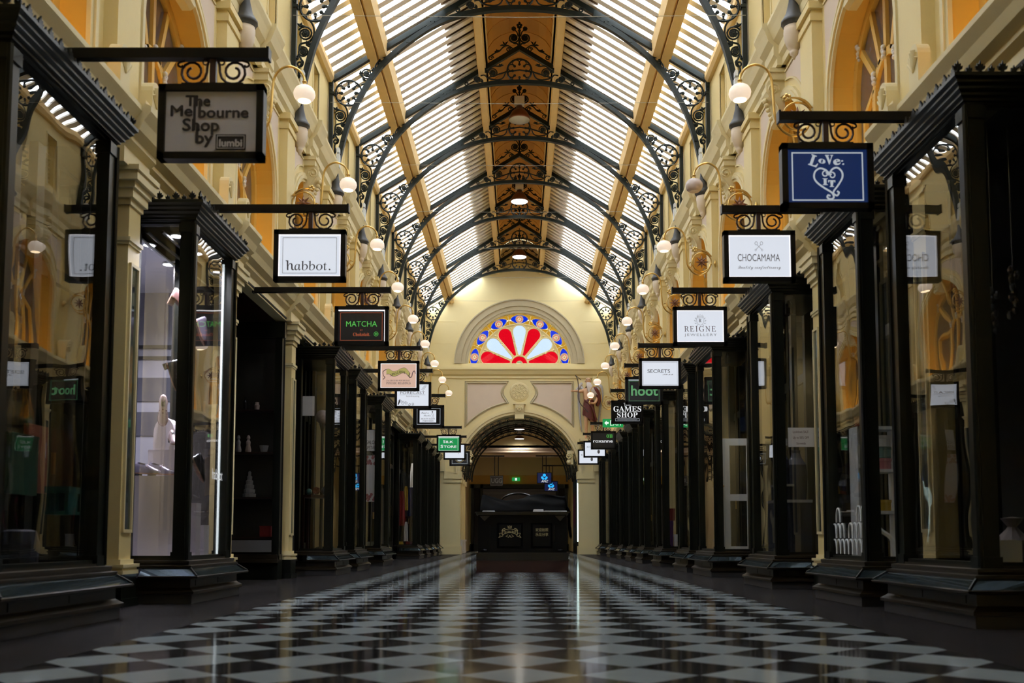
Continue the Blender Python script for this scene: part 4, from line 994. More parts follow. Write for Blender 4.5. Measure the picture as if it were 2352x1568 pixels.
# right 3
s = make_sign('lit white hanging sign with grey shield crest above red serif capitals', RX, 21.95, RP0, RP1, 'face_white')
text(ital('REIGNE'), -.36, .37, -.125, .125, 'ink_red', s, FY, slant=-.26, space=1.25); text('JEWELLERY', -.36, .37, -.225, .055, 'ink_pale', s, FY, space=1.3); text(serif('R'), -.035, .03, .09, .08, 'ink_grey', s, FY)
cs = MB(); stroke(cs, [(-.08, .19), (.08, .19), (.08, .1), (.05, .05), (0, .02), (-.05, .05), (-.08, .1), (-.08, .19)], .005)
stroke(cs, [(-.045, .215), (-.055, .26), (-.02, .235), (0, .275), (.02, .235), (.055, .26), (.045, .215), (-.045, .215)], .005)
for q in (-1, 1):
    for i in range(5): a = math.radians(-60+28*i); stroke(cs, [(q*.10*math.cos(a), .12+.10*math.sin(a)), (q*.135*math.cos(a+.15), .12+.135*math.sin(a+.15))], .008)
cs.build('crest_mark', 'ink_pale', s)
# right 4
s = make_sign('lit white hanging sign with plain black capitals and a small handwritten word', RX, 28.3, RP0, RP1, 'face_white', edge=False)
frame_line(MB(), -.50, .50, -.335, .335, .006).build('border_line', 'ink_pale', s)
text('SECRETS', -.37, .29, .02, .10, 'ink', s, FY); text(script('Shhh'), .07, .38, -.05, .045, 'ink_grey', s, FY)
# right 5
s = make_sign('dark hanging sign with one large green lowercase word', RX-.05, 31.6, RP0, RP1, 'face_dark', edge=False)
frame_line(MB(), -.49, .49, -.34, .31, .007).build('border_line', 'txt_hoot', s); text('hoot', -.42, .45, -.16, .33, 'txt_hoot', s, FY, bold=.02); MB().box(-.50, .1, -.056, -.05, .325, .362).build('tube_glow', 'txt_pale', s)
# right 6
s = make_sign('black hanging sign with big white serif capitals over a thin banner', RX, 37.0, RP0, RP1, 'sign_black', edge=False)
text(serif('THE'), -.13, .15, .25, .10, 'txt_white', s, FY); text(serif('GAMES'), -.53, .53, .02, .20, 'txt_white', s, FY, cap=.66); text(serif('SHOP'), -.39, .39, -.205, .19, 'txt_white', s, FY, cap=.66)
fb = frame_line(MB(), -.46, .46, -.34, -.245, .01); fb.build('banner_outline', 'txt_pale', s); MB().box(-.38, .38, FY-.001, FY+.001, -.30, -.285).build('banner_line', 'txt_pale', s)
# right 7
s = make_sign('black hanging sign with white lowercase word and a green leaf mark', RX, 47.6, RP0, RP1, 'face_dark', edge=False)
text('roxanne', -.50, .45, -.11, .16, 'txt_white', s, FY, bold=.015)
lm = MB()
for i in range(4): stroke(lm, [(.20+.07*i, .12), (.16+.085*i, .2), (.20+.07*i, .29)], .022)
lm.build('leaf_mark', 'txt_green', s)
for y_, l_, in ((52.4, 'white hanging sign with pale letters, half behind the black leaf sign'), (57.4, 'white hanging sign with oval mark, farthest on the right')):
    s = make_sign(l_, RX-.05, y_, RP0, RP1, 'face_white', edge=False); text('KO', -.42, -.14, .08, .10, 'ink_pale', s, FY, name='lettering'); MB().ball((.2, FY, -.13), .07, 8, sy=.05, sz=1.5).build('oval_mark', 'ink_grey', s)
# exit sign on the right side
t = thing('exit_sign', 'green lit EXIT sign below the black serif sign on the right', 'sign', (3.86, 40.2, 5.78))
MB().box(-.42, .42, -.05, .05, -.17, .17).build('housing', 'exit_green', t); text('EXIT', -.12, .38, -.11, .22, 'exit_white', t, -.055); ax = MB().add([(-.36, -.055, 0), (-.26, -.055, .1), (-.26, -.055, .04), (-.18, -.055, .04), (-.18, -.055, -.04), (-.26, -.055, -.04), (-.26, -.055, -.1)], [tuple(range(7))]); ax.build('arrow', 'exit_white', t)
MB().tube([(.3, 0, .17), (.3, 0, .68), (1.45, 0, .68)], .02, 5).build('bracket', 'sign_black', t)
# ================================================================ kiosk under its black cloth
KY = 29.9
kx = lambda px: (px-1193)/75.25; kz = lambda py: 1+(1238-py)/75.25
t = thing('kiosk', 'black panelled sales kiosk with gold lettering standing mid-floor', 'kiosk', (.09, KY, 0))
KW = 1.40
MB().box(-KW, KW, 0, 1.7, 0, .36).build('base_plinth', 'mahogany', t)
MB().box(-KW-.03, KW+.03, -.03, 1.73, .36, .39).box(-KW+.0, KW-.0, 0, 1.7, .39, .56).box(-KW-.05, KW+.05, -.05, 1.75, .56, .60).build('base_moulding', 'kiosk_edge', t)
b = MB().box(-KW+.05, KW-.05, .05, 1.65, .60, 1.74); b.build('body', 'kiosk_black', t)
for a, c in ((kx(1142)-.09, kx(1201)-.09), (kx(1219)-.09, kx(1269)-.09)):
    p = MB()
    p.add([(x, y, z) for x, y, z in ((a, .05, .72), (c, .05, .72), (c, .05, 1.5), (a, .05, 1.5), (a+.06, .0, .79), (c-.06, .0, .79), (c-.06, .0, 1.45), (a+.06, .0, 1.45))], [(0, 1, 5, 4), (1, 2, 6, 5), (2, 3, 7, 6), (3, 0, 4, 7), (4, 5, 6, 7)])
    p.box(a+.02, c-.02, -.01, .05, 1.50, 1.515); rp = p.build('raised_panel', 'kiosk_black', t)
for q in (-1, 1):
    x = q*1.15
    MB().box(x-.16, x+.16, .0, .06, .70, 1.42).box(x-.17, x+.17, -.015, .06, 1.42, 1.435).build('pilaster_strip', 'kiosk_black', t)
    MB().prism([(x-.17, 1.72), (x+.17, 1.72), (x, 1.55)], 'y', -.02, .05).build('corbel', 'kiosk_edge', t)
    MB().ball((x, -.02, .68), .09, 8, sz=.35).build('scallop', 'kiosk_edge', t)
MB().box(-KW-.0, KW+.0, -.06, 1.72, 1.74, 1.80).box(-KW-.04, KW+.04, -.1, 1.76, 1.80, 1.84).build('counter_top', 'kiosk_edge', t)
em = MB(); cx = kx(1171)-.09; cz = 1.19
def est(P, r=.012): em.tube([(cx+x, -.012, cz+z) for x, z in P], r, 4, flat=.3, up=(0, 1, 0))
for d in (.055, -.055): est([(-.23+.46*i/12, d+.07*math.sin(PI*i/12)) for i in range(13)])
est([(-.23, .055), (-.23, -.055)]); est([(.23, .055), (.23, -.055)])
for q in (-1, 1):
    est([(q*.23, .0), (q*.33, -.01), (q*.29, -.07), (q*.35, -.14), (q*.2, -.08)]); est([(q*.05, -.05), (q*.12, -.1), (q*.03, -.13), (q*.0, -.07)]); est([(q*.14, .14), (q*.21, .12), (q*.24, .06)], .018)
est([(-.05, .16), (-.06, .22), (-.02, .19), (0, .23), (.02, .19), (.06, .22), (.05, .16), (-.05, .16)], .014)
em.build('gold_emblem', 'gold_paint', t); o = text(serif('The Little Royal'), cx-.19, cx+.19, cz+.01, .065, 'gold_paint', t, -.012, name='gold_lettering')
text('欢迎拍照', kx(1230)-.09, kx(1259)-.09, 1.245, .10, 'gold_paint', t, -.012, cap=.9, name='gold_lettering'); text('乐见分享', kx(1230)-.09, kx(1259)-.09, 1.105, .10, 'gold_paint', t, -.012, cap=.9, name='gold_lettering')
# cloth
def cloth():
    mb = MB(); nx, nv = 56, 40; rnd = random.Random(3)
    hl = lambda u: 2.36 if u > .56 else 2.36-.0*u if u < .06 else 2.35-.15*math.sin(PI*min(1, (u-.06)/.5))**.9
    P = []
    for i in range(nx+1):
        u = i/nx; x = -1.30+2.62*u; top = hl(u); row = []
        for j in range(nv+1):
            v = j/nv
            fold = .05*math.sin(9*u+5*v)+.045*math.sin(19*u-8*v+1.0)*(1-v)+.06*math.sin(27*u*v+.5)+.05*abs(math.sin(7*(u+.8*v)))
            if v < .45:      # front drop, leaning back to the ridge
                k = v/.45; y = -.02+.42*(k**1.4)+fold*(.3+k)*.8; z = 1.845+(top-1.845)*(k**.8)+.02*math.sin(17*u+8*k)*k
            else:
                k = (v-.45)/.55; y = .40+1.25*k+fold; z = top-.06*k+.04*math.sin(11*u+3*k)-(.5*max(0, k-.8)*5*.4)
            if u < .08: x2 = x+.10*(.08-u)/.08*v
            else: x2 = x
            row.append((x2, y, max(z, 1.846)))
        P.append(row)
    for r in P: mb.v += r
    for i in range(nx):
        for j in range(nv): a = i*(nv+1)+j; mb.f.append((a, a+1, a+nv+2, a+nv+1))
    # right-hand side hanging over the end of the counter
    o = len(mb.v); nn = 14
    for i in range(nn+1):
        yy = .0+1.5*i/nn
        for j in range(9):
            k = j/8; z = 2.34-(1.34-.35*math.sin(i*.9)**2)*k; x = 1.32+.18*k+.03*math.sin(i*1.7+k*3)
            if z < 1.9: x = max(x, 1.47)
            mb.v.append((x, yy, z))
    for i in range(nn):
        for j in range(8): a = o+i*9+j; mb.f.append((a, a+1, a+10, a+9))
    return mb
c = cloth().build('dust_cover', 'cloth_black', None, smooth=True, loc=(.09, KY, 0)); tag(c, 'black cloth draped over the top of the kiosk', 'cloth')
md = c.modifiers.new('thickness', 'SOLIDIFY'); md.thickness = .006
o = MB().tube([(.65*math.cos(math.radians(a)), 0, .42*math.sin(math.radians(a))) for a in range(20, 161, 7)], .03, 6).build('bent_tube', 'kiosk_edge', None, loc=(-.03, KY+1.0, 2.02)); tag(o, 'curved dark metal tube rising behind the black cloth', 'tube')
for i, (a, b_, hh, l) in enumerate(((1108, 1137, .03, 'thin stack of white leaflets on the left end of the kiosk counter'), (1224, 1249, .07, 'taller stack of white leaflets on the kiosk counter, right half'), (1249, 1302, .03, 'long white leaflet strip on the right end of the kiosk counter'))):
    m = MB()
    for j in range(3): m.box(-(kx(b_)-kx(a))/2+.01*j, (kx(b_)-kx(a))/2-.008*j, 0, .1, hh*j/3, hh*(j+1)/3-.002)
    o = m.build('leaflet_stack', 'paper', None, loc=((kx(a)+kx(b_))/2, KY-.09, 1.842)); tag(o, l, 'leaflets', 'leaflets on the kiosk')

# ================================================================ passage beyond the arch
pw = MB(); Y0, Y1, Y2 = YEND+.8, 76.0, 86.0
for q, n_ in ((-1, 'wall_passage_left'), (1, 'wall_passage_right')): MB().box(min(q*4.4, q*4.5), max(q*4.4, q*4.5), Y0, Y2, 0, 8.2).build(n_, 'cream_far', kind='structure')
va = [(-4.4*math.cos(PI*i/24), 5.35+4.25*math.sin(PI*i/24)) for i in range(25)]
for a, b in zip(va[:-1], va[1:]): pw.quad((a[0], Y0, a[1]), (b[0], Y0, b[1]), (b[0], Y1, b[1]), (a[0], Y1, a[1])).quad((a[0], Y1, max(8.2, a[1])), (b[0], Y1, max(8.2, b[1])), (b[0], Y1, 8.1), (a[0], Y1, 8.1))
pw.build('ceiling_passage_vault', 'cream_far', kind='structure')
MB().box(-4.4, 4.4, Y1, Y2, 8.2, 8.3).build('ceiling_passage', 'cream_far', kind='structure')
MB().box(-4.4, 4.4, Y1, Y1+.5, 7.75, 8.2).box(-4.4, 4.4, Y1-.1, Y1, 7.95, 8.1).box(-4.4, 4.4, Y1+2.4, Y1+2.8, 7.6, 8.2).box(-4.4, 4.4, Y1+2.3, Y1+2.4, 7.75, 7.85).build('trim_22', 'pink_panel', kind='structure')
MB().box(-5, 5, Y2, Y2+.2, 0, 8.4).build('wall_end', 'cream_far', kind='structure'); MB().box(-4.4, 4.4, Y2-.05, Y2, 5.8, 6.6).build('trim_23', 'amber', kind='structure')
t = thing('far_shopfront', 'black shopfront with grey shutter across the far end of the passage', 'shopfront', (0, Y2-.1, 0))
m = MB().box(-4.3, 4.3, -.3, 0, 5.45, 5.8).box(-4.3, 4.3, -.3, 0, 0, .6)
for x in (-4.1, -3.3, 3.3, 4.1): m.box(x-.12, x+.12, -.3, 0, 0, 5.8)
m.build('frame', 'shop_black', t)
mat('shutter_grey', (.13, .13, .15), .5)
m = MB()
for i in range(24): m.box(-3.2, 3.2, -.12-.02*(i % 2), -.05, .6+.2*i, .79+.2*i)
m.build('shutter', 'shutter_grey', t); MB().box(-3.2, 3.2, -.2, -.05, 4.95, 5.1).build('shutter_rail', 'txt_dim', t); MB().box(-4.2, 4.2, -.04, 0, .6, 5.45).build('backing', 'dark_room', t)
# small pilasters on the left of the passage, dark shopfront on the right
for i, y in enumerate((67.6, 69.4, 71.4, 73.6)):
    o = thing('passage_pilaster', 'slim cream pilaster with white base in the passage, %s behind the left pier' % ORD[i], 'pilaster', (-4.385, y, 0), 0, 'slim passage pilasters')
    MB().box(0, .32, -.2, .2, .95, 4.95).build('shaft', 'cream_far', o); MB().box(0, .4, -.26, .26, .0, .18).box(0, .36, -.22, .22, .18, .9).box(0, .42, -.27, .27, .85, .98).build('base', 'white_plaster', o); MB().box(0, .42, -.3, .3, 4.95, 5.3).build('capital', 'cream_stone', o)
t = thing('passage_shopfront', 'dark shopfront along the right side of the passage', 'shopfront', (4.38, 66.5, 0))
m = MB().box(-.25, 0, 0, 9, 0, .7).box(-.3, 0, 0, 9, 5.6, 6.3)
for y in (1.6, 3.2, 4.8, 6.4, 8): m.box(-.3, 0, y-.12, y+.12, 0, 6)
m.build('frame', 'shop_black', t)
lit('pink_glow', (.9, .08, .35), 1.1); lit('white_glow', (.75, 1, .95), 3.2); lit('blue_glow', (.02, .2, .9), 1.2)
MB().box(-.12, -.06, 4.9, 8.9, 2.0, 4.3).build('pink_poster', 'pink_glow', t); MB().box(-.12, -.06, 4.9, 8.9, .8, 1.9).build('white_poster', 'face_white', t); MB().box(-.42, -.3, .6, .75, .85, 4.9).build('light_tube', 'white_glow', t); MB().box(-.42, -.3, .6, .75, 4.95, 5.2).build('blue_tube_end', 'blue_glow', t); MB().box(-.05, -.02, 0, 9, .7, 5.6).build('backing', 'dark_room', t)
# iron ribs under the passage vault
def rib():
    t = thing('passage_rib', '', 'iron rib')
    m = MB()
    for r0, r1 in ((3.98, 4.1), (3.55, 3.66)): ring(m, r0, r1, 5.35, -.06, .06, 0, 180, 36)
    m.build('arch_bands', 'iron_black', t)
    s = MB()
    for i in range(22):
        a = math.radians(4+8.2*i); s.tube([(3.82*math.cos(a)+.14*math.cos(u), 0, 5.35+3.82*math.sin(a)+.14*math.sin(u)) for u in [2*PI*j/9 for j in range(9)]], .03, 4, closed=True); s.ball((3.82*math.cos(a), 0, 5.35+3.82*math.sin(a)), .06, 5)
    s.build('scrollwork', 'iron_black', t); return t
rb = rib()
for i, y in enumerate((66.6, 69.0, 71.6, 74.2)):
    l = 'black iron rib under the passage vault, %s behind the arch' % ORD[i]
    if i == 0: rb.location = (0, y*U, 0); rb['label'] = l; rb['group'] = 'iron ribs under the passage vault'
    else: dup(rb, (0, y, 0), l)
for i, y in enumerate((69.8, 75.0)):
    t = make_pendant(True); t.location = (0, y*U, (8.85-.15*i)*U); t['label'] = ('lit dome lamp inside the passage, nearer one', 'lit dome lamp inside the passage, farther one')[i]; t['group'] = 'dome lamps in the passage'
    ld = bpy.data.lights.new('lamp', 'SPOT'); ld.energy = 110; ld.spot_size = 2.9; ld.spot_blend = .5; ld.shadow_soft_size = .15; ld.color = (1, .93, .8); lo = bpy.data.objects.new('lamp', ld); COL.objects.link(lo); lo.parent = t; lo.location = (0, 0, -.06)
    for c in COL.objects:
        if c.parent == t and c.type == 'MESH': c.scale = (.8, .8, .55)
def hung_sign(label, x, y, z, w_, h, bx0, bx1, zb, face):
    t = thing('hanging_sign', label, 'sign', (x, y, z), 0, 'signs hung in the passage')
    MB().box(bx0, bx1, -.05, .05, zb-.05, zb+.05).build('bar', 'sign_black', t)
    for d in (-.14, .14): MB().box(d-.03, d+.03, -.03, .03, h/2, zb).build('rod', 'sign_black', t)
    MB().box(-w_/2, w_/2, -.07, .07, -h/2, h/2).build('frame', 'sign_black', t); t = MB().box(-w_/2+.06, w_/2-.06, -.08, -.06, -h/2+.06, h/2-.06).build('face_panel', face, t)
    return t
mat('face_near_black', (.022, .018, .018), .4)  # sign face in one even near-black colour
s = hung_sign('dark hanging sign with grey capitals inside the passage', -1.74, 74.5, 5.44, 1.0, .8, -2.63, .6, 1.9, 'face_near_black'); text('UGG', -.40, .42, -.17, .36, 'txt_dim', s, -.085, bold=.02); frame_line(MB(), -.46, .46, -.36, .36, .025, -.085).build('border_line', 'txt_dim', s)
lit('face_bank', (.003, .008, .05), 1.0)
for x, y, z, l in ((1.9, 74.5, 5.65, 'blue lit bank sign in the passage, larger front one'), (2.6, 80.5, 5.35, 'blue lit bank sign in the passage, lower one behind')):
    s = hung_sign(l, x, y, z, 1.15, .86, -.65, 4.37-x, 1.7, 'face_bank'); text('ANZ', -.25, .27, -.33, .17, 'txt_white', s, -.085, bold=.01, slant=.2)
    lg = MB(); lg.ball((.0, -.09, .21), .12, 8, sy=.05)
    for q in (-1, 1): lg.ball((q*.17, -.09, .03), .10, 8, sy=.05, sx=.8); lg.ball((q*.09, -.09, -.05), .09, 8, sy=.05, sx=.9)
    lg.build('flower_logo', 'anz_blue', s)
t = thing('exit_light', 'small green exit light box on the cream wall at the passage end', 'sign', (-.3, 85.8, 6.25)); MB().box(-.34, .34, -.06, .05, -.15, .15).build('housing', 'exit_green', t); MB().box(-.09, .09, -.075, -.06, -.12, .12).build('pictogram', 'exit_white', t)
# corbels at the springing of the arch
for q, l in ((-1, 'scrolled plaster corbel at the left foot of the big arch'), (1, 'scrolled plaster corbel at the right foot of the big arch')):
    t = thing('scroll_corbel', l, 'corbel', (q*3.42, YEND+.4, 6.5)); m = MB().box(-.22, .22, -.3, .3, .2, .4).box(-.18, .18, -.25, .25, -.5, .2)
    m.tube(spiral(-q*.1, .0, .22, .04, 0, 1.6, 16, -.28), .05, 5); m.ball((-q*.12, -.2, -.35), .16, 7); m.build('scroll', 'cream_stone', t)

# ================================================================ painted winged statue on the right pier
SX, SYY, SZ = 4.58, YEND-.56, 7.6
t = thing('statue', 'painted statue of a bald white-bearded winged man with bow and dark red robe', 'statue', (SX, SYY, SZ))
def skin(name, nodes, edges, m, parent, sub=2):
    me = bpy.data.meshes.new(name); me.from_pydata([tuple(c*U for c in n[:3]) for n in nodes], edges, [])
    o = bpy.data.objects.new(name, me); COL.objects.link(o); o.parent = parent
    sk = o.modifiers.new('Skin', 'SKIN'); sk.use_smooth_shade = True
    if not me.skin_vertices: me.skin_vertices.new()
    for i, n in enumerate(nodes):
        sv = me.skin_vertices[0].data[i]; r = n[3]*U; sv.radius = (r, r)
    me.skin_vertices[0].data[0].use_root = True
    ss = o.modifiers.new('Sub', 'SUBSURF'); ss.levels = sub; ss.render_levels = sub
    me.materials.append(M[m]); return o
N_ = [(0, 0, 2.08, .27), (0, -.02, 2.5, .26), (0, -.02, 3.0, .30), (.02, -.04, 3.38, .16), (.0, -.08, 3.60, .11), (-.02, -.12, 3.80, .20), (-.03, -.12, 4.10, .19),
      (-.34, -.04, 3.25, .14), (-.55, -.14, 3.14, .10), (-.80, -.2, 3.18, .085), (-.98, -.24, 3.17, .06), (-1.06, -.25, 3.16, .06),
      (.36, -.04, 3.25, .15), (.58, -.12, 2.72, .11), (.42, -.30, 2.36, .085), (.2, -.38, 2.33, .06), (.12, -.40, 2.33, .06),
      (-.17, 0, 1.9, .20), (-.16, -.1, 1.12, .13), (-.17, .02, .55, .11), (-.17, .02, .12, .075), (-.2, -.16, .05, .06), (-.22, -.27, .04, .05),
      (.18, 0, 1.9, .20), (.24, -.04, 1.12, .13), (.25, .08, .55, .11), (.25, .08, .12, .075), (.28, -.1, .05, .06), (.3, -.2, .04, .05)]
E_ = [(0, 1), (1, 2), (2, 3), (3, 4), (4, 5), (5, 6), (2, 7), (7, 8), (8, 9), (9, 10), (10, 11), (2, 12), (12, 13), (13, 14), (14, 15), (15, 16), (0, 17), (17, 18), (18, 19), (19, 20), (20, 21), (21, 22), (0, 23), (23, 24), (24, 25), (25, 26), (26, 27), (27, 28)]
for base, dx, dz in ((11, -1, 0), (16, -1, 0)):
    bx_, by_, bz_, _ = N_[base]
    for i, (ln, of) in enumerate(((.09, .05), (.11, .02), (.10, -.01), (.08, -.04))):
        a = len(N_); N_ += [(bx_-.05, by_-.03, bz_+of, .018), (bx_-.05-ln*.6, by_-.05, bz_+of*1.2, .017), (bx_-.04-ln*.7, by_+.02, bz_+of*1.2-.02, .014)]; E_ += [(base, a), (a, a+1), (a+1, a+2)]
    a = len(N_); N_ += [(bx_+.01, by_-.07, bz_+.05, .02), (bx_-.04, by_-.10, bz_+.07, .017)]; E_ += [(base, a), (a, a+1)]
bd0 = skin('body', N_, E_, 'skin', t)
f = MB().ball((-.06, -.30, 3.86), .04, 6, sz=1.6); f.build('nose', 'skin', bd0, smooth=True); MB().ball((-.12, -.275, 3.92), .022, 6).ball((.02, -.285, 3.92), .022, 6).build('eyes', 'iron_black', bd0); MB().ball((-.12, -.27, 3.965), .04, 6, sz=.35).ball((.03, -.28, 3.965), .04, 6, sz=.35).build('eyebrows', 'beard', bd0); MB().ball((.13, -.13, 3.86), .045, 6, sx=.5, sz=1.4).ball((-.18, -.13, 3.86), .045, 6, sx=.5, sz=1.4).build('ears', 'skin', bd0)
bd = MB()
for i in range(26):
    a = i/25; x = -.16+.34*a; bd.tube(smooth_path([(x*.55-.03, -.25, 3.74-.03*abs(a-.5)), (x*.8+.04, -.32, 3.5), (x*1.1+.13+.03*math.sin(i*2), -.36, 3.2-.05*math.sin(i)), (x*1.2+.3+.05*math.sin(i*1.3), -.33, 2.85+.05*math.cos(i*2))], 3), [.04, .05, .05, .06, .06, .06, .05, .045, .035, .012], 5)
bd.ball((-.04, -.25, 3.72), .10, 7, sy=.5, sz=.6); bd.build('beard', 'beard', bd0, smooth=True)
MB().ball((.16, -.05, 3.85), .07, 6).ball((-.19, -.05, 3.85), .05, 6).build('hair', 'beard', bd0, smooth=True)
rbm = MB(); n = 26
prof = [(2.62, .31, .25), (2.35, .34, .30), (2.0, .38, .32), (1.6, .42, .33), (1.25, .46, .34)]
V = []
for z, rx, ry in prof:
    for k in range(n):
        a = 2*PI*k/n; fo = 1+.07*math.sin(7*a+z*3); lift = .35*max(0, -math.cos(a))*(2.62-z)/1.4; V.append((rx*fo*math.cos(a)+.06*(2.62-z), -.02+ry*fo*math.sin(a), z+lift-.25*max(0, math.cos(a))*(2.62-z)/1.4))
F = [(i*n+k, i*n+(k+1) % n, (i+1)*n+(k+1) % n, (i+1)*n+k) for i in range(len(prof)-1) for k in range(n)]
rbm.add(V, F)
rbm.tube(smooth_path([(.15, -.14, 3.44), (.42, -.16, 3.3), (.62, -.12, 2.95), (.66, -.08, 2.5), (.55, -.1, 2.2)], 4), [.06, .08, .1, .13, .16, .17, .17, .17, .18, .18, .18, .17, .16, .15, .14, .12, .1], 8)
rbm.tube(smooth_path([(-.28, -.24, 2.55), (.0, -.33, 2.35), (.25, -.36, 2.0), (.4, -.38, 1.5), (.5, -.34, 1.2)], 4), .07, 6)
rbm.build('robe', 'robe', t, smooth=True)
for q in (-1, 1):
    wg = MB()
    for i in range(11):
        a = i/10; x0 = q*(.22+.08*a); ln = 1.0+2.1*a
        x1 = q*(.62+.10*a if q < 0 else .95-.05*a); zt = 3.72-.15*a
        wg.tube(smooth_path([(q*.25, .18, 3.2), (x1*.85, .2, zt-.1), (x1-q*.12*a, .22+.01*i, zt-ln*.5), (x1-q*(.3*a), .22+.01*i, zt-ln)], 4), [.05, .06, .07, .075, .08, .08, .08, .075, .07, .065, .06, .04, .01], 6, flat=.35, up=(0, 1, 0))
    for i in range(6): wg.ball((q*(.45+.06*i), .16, 3.72-.08*i), .09, 6, sy=.4)
    wg.build('wing', 'feather', t, smooth=True)
bw_ = MB().tube(smooth_path([(-.88, -.3, 4.22), (-.74, -.3, 3.95), (-.68, -.3, 3.5), (-.68, -.31, 3.17), (-.70, -.32, 2.75), (-.58, -.34, 2.35), (-.3, -.36, 2.0), (-.05, -.36, 1.75)], 4), .03, 6).tube([(-.88, -.3, 4.22), (-.5, -.28, 3.9)], .022, 5); bw_.build('bow', 'bow_wood', t)
MB().lathe([(.07, -.16), (.07, -.13), (.05, -.1), (.02, 0), (.05, .1), (.07, .13), (.07, .16), (.001, .16)], (.04, -.44, 2.52), 10).build('hourglass', 'gold', t, smooth=True); MB().tube([(.2, -.44, 2.3), (.22, -.42, 1.3)], .018, 5).build('staff', 'copper', t)
MB().box(-.6, .6, -.45, .42, -.16, 0).prism([(-.45, -.16), (.40, -.16), (.40, -.75)], 'x', -.5, .5).build('bracket', 'cream_stone', t)

# ================================================================ shoe window interior (second left bay)
HX = lambda px, Y: (px-1193)*Y/2250; HZ = lambda py, Y: 1+(1238-py)*Y/2250
mat('h_grey', (.26, .26, .30), .6); mat('h_dark', (.055, .055, .075), .6); mat('h_line', (.01, .01, .012), .5)
h = MB().quad((-9, 20.0, 0), (-6.3, 20.0, 0), (-6.3, 20.0, 6.6), (-9, 20.0, 6.6)).box(-9, -6.32, 15.2, 15.3, 0, 6.6).quad((-8.2, 15.2, 0), (-8.2, 20, 0), (-8.2, 20, 6.12), (-8.2, 15.2, 6.12)); h.build('wall_shoe_shop', 'h_grey', kind='structure'); MB().box(-6.40, -6.32, 17.8, 20.05, 0, 6.62).box(-9, -6.32, 20.02, 20.06, 0, 6.6).box(-9, -6.32, 15.14, 15.19, 0, 6.6).build('wall_shoe_shop_outer', 'dark_room', kind='structure')
MB().box(-9, -6.32, 15.3, 20.0, 6.10, 6.14).box(-6.32, -5.45, 15.7, 17.55, 6.10, 6.12).build('ceiling_shoe_shop', 'habbot_white', kind='structure')
MB().box(-8.2, -6.32, 19.97, 20.0, HZ(920, 20), HZ(865, 20)).box(-8.2, -6.32, 19.97, 20, HZ(1000, 20), HZ(945, 20)).build('trim_24', 'h_dark', kind='structure')
MB().box(-8.2, -6.32, 19.96, 20.0, HZ(797, 20), HZ(789, 20)).box(-8.2, -6.32, 19.96, 20, HZ(822, 20), HZ(815, 20)).build('trim_25', 'h_line', kind='structure')
MB().box(-8, -6.32, 15.3, 20, .62, .68).box(-6.32, -5.42, 15.65, 17.65, .682, .684).build('floor_shoe_shop', 'habbot_white', kind='structure')
for i, (x, y) in enumerate(((-5.75, 16.1), (-5.75, 17.1), (-6.4, 16.6), (-6.5, 17.8))):
    t = thing('ceiling_spotlight', 'round ceiling downlight inside the shoe window, %s one' % ('front right', 'back right', 'front left', 'back left')[i], 'light', (x, y, 6.09), 0, 'downlights in the shoe window')
    MB().lathe([(.10, 0), (.12, -.02), (.10, -.03), (.09, -.01)], n=14).build('trim_ring', 'white_paint', t); mat('spot_lens', (1, 1, 1), .4, emit=30, ecol=(.92, .93, 1)) if i == 0 else 0; MB().lathe([(.001, -.012), (.085, -.012), (.085, -.02), (.001, -.02)], n=14).build('lens', 'spot_lens', t)
    ld = bpy.data.lights.new('downlight', 'SPOT'); ld.energy = 170; ld.spot_size = 2.6; ld.spot_blend = .6; ld.shadow_soft_size = .05; ld.color = (.90, .88, 1); lo = bpy.data.objects.new('downlight', ld); COL.objects.link(lo); lo.parent = t; lo.location = (0, 0, -.03)
for i, x in enumerate((-6.35, -6.1, -5.85)):
    o = MB().tube([(0, -.6, 0), (0, 1.4, 0)], .03, 6).build('ceiling_rail', 'iron_black' if i else 'white_paint', None, loc=(x, 16.3, 6.02)); tag(o, 'hanging rail on the shoe window ceiling, %s of three' % ('left', 'middle', 'right')[i], 'rail')
o = MB().box(-.015, .015, -.02, .02, .70, 6.0).build('light_strip', 'led_white', None, loc=(-5.40, 17.56, 0)); tag(o, 'bright vertical light strip at the far post of the shoe window', 'light')
def plinth(x0, x1, y0, y1, z1, lab, z0=.686):
    t = thing('display_plinth', lab, 'plinth', ((x0+x1)/2, y0, z0), 0, 'white plinths in the shoe window')
    MB().box(-(x1-x0)/2, (x1-x0)/2, 0, y1-y0, 0, z1-z0-.01).build('body', 'plinth_white', t); MB().box(-(x1-x0)/2-.004, (x1-x0)/2+.004, -.004, y1-y0+.004, z1-z0-.01, z1-z0).build('top', 'plinth_white', t)
    return t
Yp = 16.0
plinth(HX(303, Yp), HX(401, Yp), Yp, 16.5, HZ(1092, Yp), 'tall wide white plinth in the shoe window carrying the dark brogues')
plinth(HX(337, 16.55), HX(398, 16.55), 16.55, 17.0, HZ(1032, 16.55), 'taller white plinth behind, carrying the arched stand')
plinth(HX(281, Yp), HX(303, Yp)-.01, Yp, 16.4, HZ(1187, Yp), 'low white plinth at left carrying the blue shoe')
plinth(-5.72, -5.52, 16.75, 17.0, 1.62, 'narrow grey-white plinth behind the front glass of the shoe window'); plinth(-5.74, -5.5, 17.12, 17.4, 1.25, 'short white plinth at the far end of the shoe window')
ax0, ax1 = HX(348, 16.6), HX(396, 16.6); w_ = (ax1-ax0)/2; zt = HZ(957, 16.6); zb = HZ(1032, 16.55)+.002
